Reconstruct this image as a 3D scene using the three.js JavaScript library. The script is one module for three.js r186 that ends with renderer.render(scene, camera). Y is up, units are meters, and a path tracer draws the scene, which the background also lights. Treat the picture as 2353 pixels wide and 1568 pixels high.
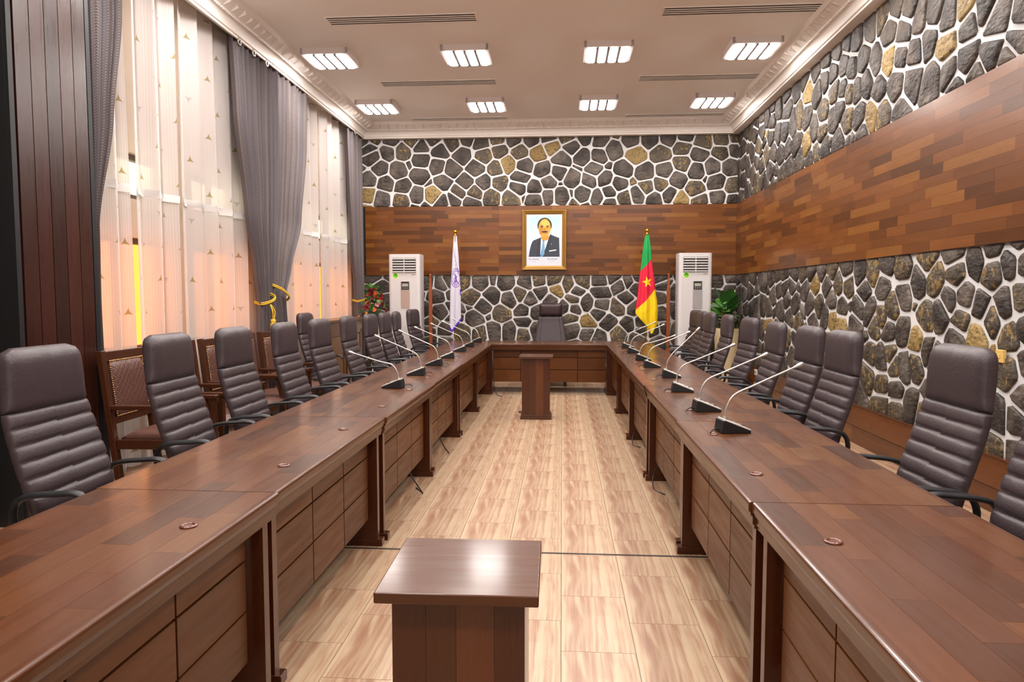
import * as THREE from 'three';
import { RoundedBoxGeometry } from 'three/addons/geometries/RoundedBoxGeometry.js';
import { mergeGeometries } from 'three/addons/utils/BufferGeometryUtils.js';
import { RectAreaLightUniformsLib } from 'three/addons/lights/RectAreaLightUniformsLib.js';

// ---------------------------------------------------------------- camera, sky, lamps, exposure
const scene = new THREE.Scene();
const renderer = new THREE.WebGLRenderer({ antialias: true });
renderer.toneMapping = THREE.LinearToneMapping;
renderer.toneMappingExposure = 1.15;
renderer.shadowMap.enabled = true;
RectAreaLightUniformsLib.init();
const FOCAL = 1600;                                   // pixels, for a frame 1568 high
const camera = new THREE.PerspectiveCamera(2 * Math.atan(784 / FOCAL) * 180 / Math.PI, 2353 / 1568, 0.05, 60);
camera.position.set(0, 1.467, 0);
camera.rotation.order = 'YXZ';
camera.rotation.y = Math.atan(114.5 / FOCAL);
camera.rotation.x = -Math.atan(105 / FOCAL);
scene.add(camera);
scene.background = new THREE.Color().setRGB(2.8, 2.75, 2.65);  // overcast evening sky beyond the windows
const LAMP_NITS = 25, LAMP_COLOR = 0xfcf6f1;
const LAMP_COLS = [-2.80, -1.14, 0.52, 2.18], LAMP_ROWS = [10.62, 8.45, 6.28, 4.11, 1.94, -0.23];

// room dimensions in metres; depth d runs away from the camera, z = -d
const XR = 2.93, XL = -3.70, DB = 11.99, DF = -2.6, CEIL = 4.36, LIP = 4.13;
const BAND0 = 1.815, BAND1 = 2.99;

// ---------------------------------------------------------------- helpers
let seed = 12345;
function rnd() { seed = (seed + 0x6d2b79f5) | 0; let t = Math.imul(seed ^ (seed >>> 15), 1 | seed); t = (t + Math.imul(t ^ (t >>> 7), 61 | t)) ^ t; return ((t ^ (t >>> 14)) >>> 0) / 4294967296; }
const rr = (a, b) => a + (b - a) * rnd();
const pick = (a) => a[Math.floor(rnd() * a.length)];
const taken = {};
function numbered(name) { const n = taken[name] || 0; taken[name] = n + 1; return n ? name + '_' + String(n).padStart(3, '0') : name; }
const ORD = ['first', 'second', 'third', 'fourth', 'fifth', 'sixth', 'seventh', 'eighth', 'ninth', 'tenth', 'eleventh', 'twelfth'];
function shade(o) { o.traverse((m) => { if (m.isMesh) { m.castShadow = true; m.receiveShadow = true; } }); return o; }
function tag(o, label, category, group) { o.userData.label = label; o.userData.category = category; if (group) o.userData.group = group; return o; }
function thing(name, label, category, x, y, d, turn = 0, group) {
  const o = new THREE.Group(); o.name = numbered(name); o.position.set(x, y, -d); o.rotation.y = turn;
  scene.add(o); return tag(o, label, category, group);
}
function part(name, geo, mat, parent, label) {
  const m = new THREE.Mesh(geo, mat); m.name = name; m.castShadow = m.receiveShadow = true; parent.add(m);
  if (label) m.userData.label = label; return m;
}
function struct(name, geo, mat, label) {
  const m = new THREE.Mesh(geo, mat); m.name = name; m.castShadow = m.receiveShadow = true; m.userData.kind = 'structure'; if (label) m.userData.label = label; scene.add(m); return m;
}
function copyOf(o, label) { const c = o.clone(); c.name = numbered(o.name.replace(/_\d{3}$/, '')); c.userData = { ...o.userData }; if (label) c.userData.label = label; scene.add(c); return c; }
const at = (g, x, y, z) => g.translate(x, y, z);
const box = (w, h, l, x = 0, y = 0, z = 0) => new THREE.BoxGeometry(w, h, l).translate(x, y, z);
const rbox = (w, h, l, r, x = 0, y = 0, z = 0, s = 2) => new RoundedBoxGeometry(w, h, l, s, r).translate(x, y, z);
const cyl = (r0, r1, h, n, x = 0, y = 0, z = 0) => new THREE.CylinderGeometry(r0, r1, h, n).translate(x, y, z);
function merge(list) { return mergeGeometries(list.map((g) => { const q = g.index ? g.toNonIndexed() : g; for (const k of Object.keys(q.attributes)) if (!['position', 'normal', 'uv', 'color'].includes(k)) q.deleteAttribute(k); return q; })); }
const V = (x, y, z) => new THREE.Vector3(x, y, z);
function tube(points, r, seg = 24, rad = 8, closed = false) { return new THREE.TubeGeometry(new THREE.CatmullRomCurve3(points, closed, 'centripetal'), seg, r, rad, closed); }
// grid surface from a function of (s, t) in 0..1 giving [x, y, z, u, v]
function surf(ns, nt, f, flip = false) {
  const p = [], uv = [], id = [];
  for (let j = 0; j <= nt; j++) for (let i = 0; i <= ns; i++) { const q = f(i / ns, j / nt); p.push(q[0], q[1], q[2]); uv.push(q[3] ?? i / ns, q[4] ?? j / nt); }
  for (let j = 0; j < nt; j++) for (let i = 0; i < ns; i++) {
    const a = j * (ns + 1) + i, b = a + 1, c = a + ns + 1, e = c + 1;
    if (flip) id.push(a, c, b, b, c, e); else id.push(a, b, c, b, e, c);
  }
  const g = new THREE.BufferGeometry();
  g.setAttribute('position', new THREE.Float32BufferAttribute(p, 3)); g.setAttribute('uv', new THREE.Float32BufferAttribute(uv, 2)); g.setIndex(id); g.computeVertexNormals(); return g;
}
// box with its uv in metres; axes: length, height and thickness directions
function slab(L, Hh, T, axes, u0 = 0, v0 = 0) {
  const g = new THREE.BoxGeometry(L, Hh, T), p = g.attributes.position, uv = g.attributes.uv;
  for (let i = 0; i < p.count; i++) uv.setXY(i, p.getX(i) + u0, p.getY(i) + v0 + p.getZ(i));
  const m = new THREE.Matrix4();
  if (axes === 'zx') m.makeBasis(V(0, 0, 1), V(1, 0, 0), V(0, 1, 0));      // table top: length along z, rows along x, up
  else if (axes === 'zy') m.makeBasis(V(0, 0, 1), V(0, 1, 0), V(-1, 0, 0)); // right wall: length along z, facing -x
  else if (axes === 'xz') m.makeBasis(V(1, 0, 0), V(0, 0, -1), V(0, 1, 0)); // desk: length along x, up
  else if (axes === 'yx') m.makeBasis(V(0, 1, 0), V(-1, 0, 0), V(0, 0, 1)); // upright grain, facing +z
  else if (axes === 'yz') m.makeBasis(V(0, 1, 0), V(0, 0, -1), V(-1, 0, 0)); // upright grain, facing -x / +x
  g.applyMatrix4(m); return g;
}

// ---------------------------------------------------------------- procedural textures
function hash(x, y, s) { let h = Math.imul(x, 374761393) ^ Math.imul(y, 668265263) ^ Math.imul(s, 1442695041); h = Math.imul(h ^ (h >>> 13), 1274126177); return ((h ^ (h >>> 16)) >>> 0) / 4294967296; }
function vnoise(x, y, px, py, s) {        // tiling value noise with periods px, py
  const xi = Math.floor(x), yi = Math.floor(y), fx = x - xi, fy = y - yi, u = fx * fx * (3 - 2 * fx), v = fy * fy * (3 - 2 * fy);
  const w = (a, n) => ((a % n) + n) % n;
  const a = hash(w(xi, px), w(yi, py), s), b = hash(w(xi + 1, px), w(yi, py), s), c = hash(w(xi, px), w(yi + 1, py), s), e = hash(w(xi + 1, px), w(yi + 1, py), s);
  return (a + (b - a) * u) * (1 - v) + (c + (e - c) * u) * v;
}
function fbm(u, v, px, py, o, s) { let a = 0, w = 0.5, n = 0; for (let i = 0; i < o; i++) { a += w * vnoise(u * px, v * py, px, py, s + i); n += w; w *= 0.5; px *= 2; py *= 2; } return a / n; }
const enc = (l) => 255 * Math.min(1, Math.max(0, l <= 0.0031308 ? 12.92 * l : 1.055 * Math.pow(l, 1 / 2.4) - 0.055));
function dataTex(w, h, f, srgb, rx = 1, ry = 1) {
  const d = new Uint8Array(w * h * 4);
  for (let j = 0; j < h; j++) for (let i = 0; i < w; i++) { const c = f(i / w, j / h), k = 4 * (j * w + i); const [r, g, b] = Array.isArray(c) ? c : [c, c, c]; d[k] = srgb ? enc(r) : 255 * Math.min(1, Math.max(0, r)); d[k + 1] = srgb ? enc(g) : 255 * Math.min(1, Math.max(0, g)); d[k + 2] = srgb ? enc(b) : 255 * Math.min(1, Math.max(0, b)); d[k + 3] = 255; }
  const t = new THREE.DataTexture(d, w, h); t.wrapS = t.wrapT = THREE.RepeatWrapping; t.magFilter = THREE.LinearFilter; t.minFilter = THREE.LinearMipmapLinearFilter; t.generateMipmaps = true;
  if (srgb) t.colorSpace = THREE.SRGBColorSpace; t.repeat.set(rx, ry); t.needsUpdate = true; return t;
}
function canvasTex(w, h, draw) { const c = document.createElement('canvas'); c.width = w; c.height = h; draw(c.getContext('2d'), w, h); const t = new THREE.CanvasTexture(c); t.colorSpace = THREE.SRGBColorSpace; t.anisotropy = 4; return t; }
const lin = (hex) => { const c = new THREE.Color(hex); return [c.r, c.g, c.b]; };
const mix = (a, b, t) => [a[0] + (b[0] - a[0]) * t, a[1] + (b[1] - a[1]) * t, a[2] + (b[2] - a[2]) * t];

// wood grain: streaks along u, some figure; a multiplier around 0.85
const grain = dataTex(512, 512, (u, v) => {
  const w = fbm(u, v, 3, 5, 3, 11) * 1.2;
  const streak = fbm(u, v, 4, 90, 2, 21), fine = fbm(u, v, 3, 250, 2, 31), ring = 0.5 + 0.5 * Math.sin((v * 22 + w * 5) * Math.PI * 2);
  const cloud = fbm(u, v, 3, 6, 3, 61);
  const k = 0.64 + 0.20 * streak + 0.07 * fine + 0.05 * ring + 0.24 * (cloud - 0.35);
  return [k, k * 0.975, k * 0.95];
}, true, 1 / 1.3, 1 / 0.45);
const grainRough = dataTex(256, 256, (u, v) => 0.55 + 0.45 * fbm(u, v, 6, 24, 3, 71), false, 1 / 1.3, 1 / 0.45);
// glossy laminated wood in several tones
function woods(hexes, rough, coat = 0, extra = {}) { return hexes.map((h) => new THREE.MeshPhysicalMaterial({ color: h, map: grain, roughness: rough, roughnessMap: grainRough, clearcoat: coat, clearcoatRoughness: 0.16, specularIntensity: 0.45, ...extra })); }
const TABLE = woods(['#593014', '#532c12', '#5f3617', '#4c270f', '#653d1b', '#563015', '#44230d', '#5c3316'], 0.5, 0.5, { clearcoatRoughness: 0.15 });
const BAND = woods(['#744116', '#6b3c13', '#7d491a', '#623610', '#855320', '#704015', '#562f0c', '#784518'], 0.48, 0.42, { clearcoatRoughness: 0.22 });
const PANEL = woods(['#5c3210', '#643814', '#542d0d'], 0.55, 0.16, { clearcoatRoughness: 0.25 });
const RAIL = woods(['#5d3014'], 0.4, 0.6)[0];
const LEGW = woods(['#4a220d'], 0.4, 0.5)[0];
const CHAIRW = woods(['#452311'], 0.4, 0.5)[0];
const GROOVE = new THREE.MeshStandardMaterial({ color: '#1c100a', roughness: 0.8 });
const BASEW = woods(['#6d3c18', '#633514', '#77461d'], 0.42, 0.4);
const LECT = woods(['#6c4618', '#603c18'], 0.45, 0.4);
const PLANK = woods(['#351710', '#3c1b13', '#2f140e', '#411f16', '#381911'], 0.38, 0.6, { clearcoatRoughness: 0.3 });
const M = {
  white: new THREE.MeshStandardMaterial({ color: '#efe9e3', roughness: 0.85 }),
  plaster: new THREE.MeshStandardMaterial({ color: '#f1e9e1', roughness: 0.55 }),
  ceiling: new THREE.MeshStandardMaterial({ color: '#f7f1ea', roughness: 0.8 }),
  mortar: new THREE.MeshStandardMaterial({ color: '#d8d6d6', roughness: 0.9, bumpMap: dataTex(256, 256, (u, v) => fbm(u, v, 24, 24, 3, 301), false), bumpScale: 0.003 }),
  peach: new THREE.MeshStandardMaterial({ color: '#e8dccb', roughness: 0.85 }),
  darkwall: new THREE.MeshStandardMaterial({ color: '#1b1512', roughness: 0.7 }),
  black: new THREE.MeshStandardMaterial({ color: '#121214', roughness: 0.5 }),
  plastic: new THREE.MeshStandardMaterial({ color: '#17171a', roughness: 0.42 }),
  vent: new THREE.MeshStandardMaterial({ color: '#15110f', roughness: 0.8 }),
  steel: new THREE.MeshStandardMaterial({ color: '#c9c4be', roughness: 0.32, metalness: 0.75 }),
  micplate: new THREE.MeshStandardMaterial({ color: '#c9c6bf', roughness: 0.45, metalness: 0.2 }),
  chrome: new THREE.MeshStandardMaterial({ color: '#d8d8d8', roughness: 0.15, metalness: 1 }),
  gold: new THREE.MeshStandardMaterial({ color: '#d9a12c', roughness: 0.25, metalness: 1 }),
  goldpaint: new THREE.MeshStandardMaterial({ color: '#9c7434', roughness: 0.4, metalness: 0.55 }),
  goldcord: new THREE.MeshStandardMaterial({ color: '#d8ac22', roughness: 0.6 }),
  acwhite: new THREE.MeshStandardMaterial({ color: '#d2cdcd', roughness: 0.35 }),
  acgrey: new THREE.MeshStandardMaterial({ color: '#a09a9b', roughness: 0.4 }),
  acbeige: new THREE.MeshStandardMaterial({ color: '#b0978c', roughness: 0.4 }),
  socket: new THREE.MeshStandardMaterial({ color: '#e8e6e2', roughness: 0.4 }),
  switchy: new THREE.MeshStandardMaterial({ color: '#d9b56a', roughness: 0.45 }),
  brass: new THREE.MeshStandardMaterial({ color: '#b98d5a', roughness: 0.3, metalness: 0.9 }),
  rib: new THREE.MeshStandardMaterial({ color: '#857a7b', roughness: 0.6 }),
  housing: new THREE.MeshStandardMaterial({ color: '#e4dcda', roughness: 0.5 }),
  lamp: new THREE.MeshStandardMaterial({ color: '#ffffff', roughness: 0.6, emissive: '#fff8f2', emissiveIntensity: 30 }),
  poleWood: new THREE.MeshPhysicalMaterial({ color: '#8a4318', roughness: 0.35, clearcoat: 0.6 }),
  concreteFrame: new THREE.MeshStandardMaterial({ color: '#6a5d52', roughness: 0.7 }),
  planter: new THREE.MeshStandardMaterial({ color: '#d8c29a', roughness: 0.6 }),
  vase: new THREE.MeshStandardMaterial({ color: '#e4dccb', roughness: 0.4 }),
  joint: new THREE.MeshStandardMaterial({ color: '#2a221c', roughness: 0.6 }),
  grout: new THREE.MeshStandardMaterial({ color: '#7d6a58', roughness: 0.9 }),
};
const leatherBump = dataTex(256, 256, (u, v) => 0.6 * fbm(u, v, 40, 40, 3, 401) + 0.4 * fbm(u, v, 8, 8, 2, 411), false, 4, 4);
const LEATHER = new THREE.MeshPhysicalMaterial({ color: '#3a2f32', roughness: 0.42, bumpMap: leatherBump, bumpScale: 0.0012 });
const LEATHERD = new THREE.MeshPhysicalMaterial({ color: '#2f1c20', roughness: 0.3, bumpMap: leatherBump, bumpScale: 0.0008 });
const quilt = dataTex(256, 256, (u, v) => { const a = Math.abs(((u + v) * 8) % 1 - 0.5) * 2, b = Math.abs((((u - v) * 8) % 1 + 1) % 1 - 0.5) * 2; return Math.min(1, 4 * Math.min(a, b)) * 0.8 + 0.2 * fbm(u, v, 30, 30, 2, 421); }, false, 2.2, 2.2);
const QUILT = new THREE.MeshPhysicalMaterial({ color: '#53332a', roughness: 0.4, bumpMap: quilt, bumpScale: 0.002 });
const QUILTSEAT = new THREE.MeshPhysicalMaterial({ color: '#5c3a30', roughness: 0.38, bumpMap: quilt, bumpScale: 0.0015 });

// stone
const stoneBump = dataTex(512, 512, (u, v) => { const n = fbm(u, v, 7, 7, 5, 501), r = 1 - Math.abs(2 * fbm(u + 0.3, v, 9, 14, 4, 511) - 1); return 0.55 * n + 0.45 * r; }, false, 1.3, 1.3);
const sDark = dataTex(512, 512, (u, v) => { const n = fbm(u, v, 6, 6, 5, 521), f = fbm(u, v, 60, 60, 2, 531); return mix(lin('#332b26'), lin('#756a60'), Math.min(1, Math.max(0, 1.5 * (n - 0.30) + 0.5 * (f - 0.5)))); }, true, 1.3, 1.3);
const sMix = dataTex(512, 512, (u, v) => { const n = fbm(u, v, 6, 6, 4, 541), f = fbm(u, v, 34, 20, 3, 551), p = fbm(u, v, 4, 4, 2, 561); const b = mix(lin('#312a24'), lin('#665b4d'), n); const k = Math.min(1, Math.max(0, 9 * (f * 0.75 + p * 0.25 - 0.55))); return mix(b, lin('#9b804b'), k * 0.85); }, true, 1.3, 1.3);
const sTan = dataTex(512, 512, (u, v) => { const n = fbm(u, v, 6, 6, 4, 571), f = fbm(u, v, 40, 40, 3, 581); const b = mix(lin('#7f6838'), lin('#a68f5f'), n); const k = Math.min(1, Math.max(0, 8 * (f - 0.58))); return mix(b, lin('#463b2e'), k * 0.8); }, true, 1.3, 1.3);
const stoneMat = (map, c) => new THREE.MeshStandardMaterial({ color: c, map, roughness: 0.62, bumpMap: stoneBump, bumpScale: 0.022 });
const STONE = { 0: ['#f4f0ee', '#d9d4d2', '#ffffff', '#e2dcd4', '#cfc9c6'].map((c) => stoneMat(sDark, c)), 1: ['#f6f2ea', '#dcd6cc'].map((c) => stoneMat(sMix, c)), 2: ['#fbf6ea', '#e6dcc8'].map((c) => stoneMat(sTan, c)) };

// floor tile: a printed wood look, the same print on every tile
const tilePrint = dataTex(256, 440, (u, v) => {
  const w = 0.035 * (fbm(u, v, 2, 2, 2, 601) - 0.5);
  const st = fbm(u + w, v * 0.5, 30, 2, 3, 611), br = fbm(u + w * 2.5, v * 0.8 + 0.2, 8, 2, 3, 621), fi = fbm(u, v, 128, 6, 2, 631);
  const lane = u < 0.30 ? 0.35 : u < 0.47 ? 0.75 : u < 0.70 ? (v < 0.62 ? 0.0 : 0.45) : 0.55;   // strips printed on the tile
  let c = mix(lin('#cdb496'), lin('#ac8868'), lane * 0.6);
  c = mix(c, lin('#a2755a'), Math.min(1, Math.max(0, 3.4 * (br - 0.45))) * 0.9);
  c = mix(c, lin('#97694c'), Math.min(1, Math.max(0, 4 * (st - 0.58))) * 0.6);
  c = mix(c, lin('#dac8ac'), Math.min(1, Math.max(0, 4 * (0.44 - st))) * 0.55);
  const kx = (u - 0.84) * 3.6, ky = (v - 0.30) * 2.4, r = Math.sqrt(kx * kx + ky * ky);
  if (r < 0.4) c = mix(c, lin('#946745'), (0.4 - r) * 1.2 * (0.7 + 0.3 * Math.sin(r * 50 + 5 * fi)));
  const k = 0.93 + 0.14 * (fi - 0.5); return [c[0] * k, c[1] * k, c[2] * k];
}, true);
const TILE = new THREE.MeshPhysicalMaterial({ color: '#e8e4e0', map: tilePrint, roughness: 0.38, clearcoat: 0.25, clearcoatRoughness: 0.3 });

// curtains
const jacq = canvasTex(256, 256, (c, w, h) => {
  c.fillStyle = '#716a6e'; c.fillRect(0, 0, w, h); c.lineWidth = 7; c.lineJoin = 'miter';
  for (let col = 0; col < 4; col++) for (let row = -1; row < 8; row++) {
    const x = col * 64 + 32, y = row * 36 + (col % 2) * 18; c.strokeStyle = col % 2 ? '#c9b193' : '#938b90';
    c.beginPath(); c.moveTo(x - 20, y + 16); c.lineTo(x, y); c.lineTo(x + 20, y + 16); c.stroke();
    c.fillStyle = '#453f44'; c.fillRect(x - 3, y + 16, 6, 8);
  }
});
jacq.wrapS = jacq.wrapT = THREE.RepeatWrapping; jacq.repeat.set(1 / 0.15, 1 / 0.15);
const CURTAIN = new THREE.MeshPhysicalMaterial({ color: '#cfc9cb', map: jacq, roughness: 0.55, sheen: 0.4, sheenRoughness: 0.5, sheenColor: '#cfc9cc', side: THREE.DoubleSide, bumpMap: jacq, bumpScale: 0.0006 });
const sheerTex = canvasTex(1024, 1024, (c, w, h) => {
  c.fillStyle = '#fbf8f6'; c.fillRect(0, 0, w, h);
  for (let i = 0; i < 128; i++) { c.fillStyle = i % 2 ? 'rgba(255,255,255,0.5)' : 'rgba(225,220,218,0.35)'; c.fillRect(i * 8, 0, 4, h); }
  const star = (x, y, r, up, col) => { c.fillStyle = col; c.beginPath(); for (let k = 0; k < 3; k++) { const a = (up ? -Math.PI / 2 : Math.PI / 2) + k * 2 * Math.PI / 3, b = a + Math.PI / 3; if (!k) c.moveTo(x + r * Math.cos(a), y + r * Math.sin(a)); else c.lineTo(x + r * Math.cos(a), y + r * Math.sin(a)); c.quadraticCurveTo(x + r * 0.16 * Math.cos(b), y + r * 0.16 * Math.sin(b), x + r * Math.cos(a + 2 * Math.PI / 3), y + r * Math.sin(a + 2 * Math.PI / 3)); } c.fill(); };
  for (let r = 0; r < 4; r++) for (let k = 0; k < 4; k++) { const x = k * 256 + (r % 2 ? 190 : 62), y = r * 256 + 100; star(x, y, 38, (r + k) % 3 !== 1, (r + k) % 3 === 1 ? '#d6d2d3' : '#bfae7a'); }
});
sheerTex.wrapS = sheerTex.wrapT = THREE.RepeatWrapping; sheerTex.repeat.set(1 / 1.15, 1 / 1.15);
const SHEER = new THREE.MeshPhysicalMaterial({ color: '#dcd6d4', map: sheerTex, roughness: 0.84, transmission: 0.5, thickness: 0, side: THREE.DoubleSide });
const HEM = new THREE.MeshPhysicalMaterial({ color: '#e0dbd9', roughness: 0.85, transmission: 0.25, thickness: 0, side: THREE.DoubleSide });
const CLEAR = new THREE.MeshPhysicalMaterial({ color: '#fbf6e6', roughness: 0.05, transmission: 1, thickness: 0 });
const AMBER = new THREE.MeshPhysicalMaterial({ color: '#ffc680', roughness: 0.1, transmission: 1, thickness: 0 });
// ================================================================ the setting
const RW = XR - XL, RMX = (XR + XL) / 2, RL = DB - DF, RMZ = -(DB + DF) / 2;
// floor: grout bed and single tiles
const TW = 0.3065, TL = 0.532;
{
  const floor = struct('floor', box(RW + 0.4, 0.1, RL + 0.4, RMX, -0.056, RMZ), M.grout, 'light wood-look tiled floor');
  const tg = new THREE.BoxGeometry(TW - 0.0025, 0.008, TL - 0.0025);
  { const p = tg.attributes.position, n = tg.attributes.normal, uv = tg.attributes.uv; for (let i = 0; i < p.count; i++) if (n.getY(i) > 0.5) uv.setXY(i, p.getX(i) / TW + 0.5, -p.getZ(i) / TL + 0.5); else uv.setXY(i, 0.02, 0.5); }
  const rest = [];
  for (let c = -13; c < 10; c++) for (let r = -6; r < 24; r++) {
    const x = 0.003 + (c + 0.5) * TW, d = 3.326 + (r - 1) * TL + (c & 1 ? 0.268 : 0) - TL / 2 - 0.532;
    if (x < XL - 0.1 || x > XR + 0.1 || d < DF - 0.2 || d > DB + 0.2) continue;
    const near = (x > -1.25 && x < 0.95 && d > 2) || (x > 1.7 && x < 2.9 && d > 3.6 && d < 9) || (x > -3.2 && x < -1.9 && d > 4 && d < 7);
    if (near) { const m = part('tile', tg, TILE, floor); m.position.set(x, -0.004, -d); } else rest.push(tg.clone().translate(x, -0.004, -d));
  }
  const m = part('tile_field', merge(rest), TILE, floor); m.userData.kind = 'stuff';
  part('expansion_joint', box(RW, 0.004, 0.016, RMX, 0.0005, -3.885), M.joint, floor);
}
struct('ceiling', box(RW + 0.6, 0.15, RL + 0.6, RMX, CEIL + 0.075, RMZ), M.ceiling, 'plain pale plaster ceiling');
struct('wall_front', box(RW + 0.4, CEIL, 0.2, RMX, CEIL / 2, -DF + 0.1), M.white, 'plain wall at the entrance end');

// stone walls: power diagram of stone centres, cut at the wood band
const BACK_STONES = '-325,417,1 -341,411,0 -334,400,0 -314,407,0s -294,414,0 -279,416,0s -257,414,1 -327,384,0 -300,392,0 -275,393,1 -261,396,0s -242,402,0 -223,414,1 -209,393,0 -188,406,1 -163,414,0 -169,403,0s -139,406,0 -110,411,1 -84,411,0 -52,410,0 -24,413,0 -20,398,2 -242,378,0 -314,366,0 -283,362,0 -265,370,0s -245,352,0 -213,368,0 -171,386,0 -152,388,0s -134,385,1 -107,393,1 -88,393,0s -73,389,1 -41,388,2 -190,362,0 -147,363,0 -113,362,1 -93,370,2 -65,367,0 -33,359,0 -72,347,0 -42,343,0s -24,338,0 -343,361,1s -334,346,0 -305,339,0 -273,332,0 -204,341,0 -166,339,0 -134,339,0 -108,338,1 -229,337,0s -99,329,0s -76,330,0 -46,328,0 -335,321,2 -312,315,0 -292,315,0s -276,312,1 -252,320,0 -222,320,2 -201,321,0s -178,323,1 -150,322,1 -121,316,1 -136,325,0s -103,320,0s -88,313,1 -67,317,0s -46,311,0 -24,316,0 -205,306,0 -186,311,0 -156,306,0 -173,303,0s -338,304,2s -256,303,0s -234,304,0s 9,414,1 37,413,0 63,407,0 85,391,0 91,414,1s 114,408,0 146,408,0 177,410,0 203,411,0 233,401,1 265,405,1 287,409,1 16,398,0 44,401,0s 102,397,0s 123,382,2 164,384,1 200,394,1 227,383,0 264,384,1 286,388,0 48,391,0s 61,381,0 34,380,0 -2,376,0 27,362,0s 53,360,0 75,364,0s 102,358,0 138,352,0 171,355,0 200,366,1 223,355,0 250,361,0 278,361,0 192,341,0 -6,356,0 17,344,0 45,340,0 71,342,0 95,334,0 118,336,1s 142,328,1 164,332,1 239,341,0s 257,336,0 283,328,1 221,324,1 -5,334,0s 13,321,0s 36,320,0 78,321,0 110,326,0s 104,311,1 126,316,0 154,310,0 179,316,0 197,306,2 229,304,1 260,310,0 285,305,0 -4,316,0 60,313,0 19,303,1s 41,304,0s 79,302,0 125,302,0s 176,302,2s -13,300,0s -232,170,0 -211,168,0 -210,180,0s -197,176,0 -171,170,1 -142,169,0 -118,172,0s -96,169,0 -62,169,0 -73,176,0s -40,172,1 -14,174,1 11,164,1 -219,146,0 -240,150,0s -198,150,0s -156,145,1 -121,145,0 -90,140,0 -71,149,1 -55,140,0 -36,152,0 -9,156,2 24,154,0 -20,139,0 19,140,1 -214,118,0 -238,120,0 -201,125,0s -172,123,0s -161,127,0s -135,129,0 -151,106,0 -127,114,0s -104,116,1 -66,120,0 -45,118,0 6,126,0 20,124,0 15,108,1 -65,100,0 -227,100,1 -202,107,1s -230,85,0 -205,85,0 -226,68,0 -171,82,1 -142,81,1 -117,85,0 -90,85,0 -66,82,1 -45,88,0 19,90,0 -206,67,0 -175,108,0s 33,172,1 65,172,0 88,177,0 97,164,0 113,170,0 125,160,0 169,162,0 66,152,0 109,142,0 42,134,0 67,130,0 95,126,1 123,125,0 36,116,0s 63,116,0 98,112,1s 116,113,0s 44,100,2 79,102,0 114,96,0 58,105,0s 44,82,0 66,86,0s 98,81,1 62,74,0 76,76,0s 167,145,0 171,116,0 174,89,0 158,86,0 135,86,0 129,75,0 165,71,0 189,149,0 189,123,0 191,85,1 164,175,0 128,177,0 134,99,0 263,170,0 261,146,0 282,174,0 282,158,0 294,146,0 -328,178,0 -308,178,0s -318,161,0 -336,149,0 -314,137,0';
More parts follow.
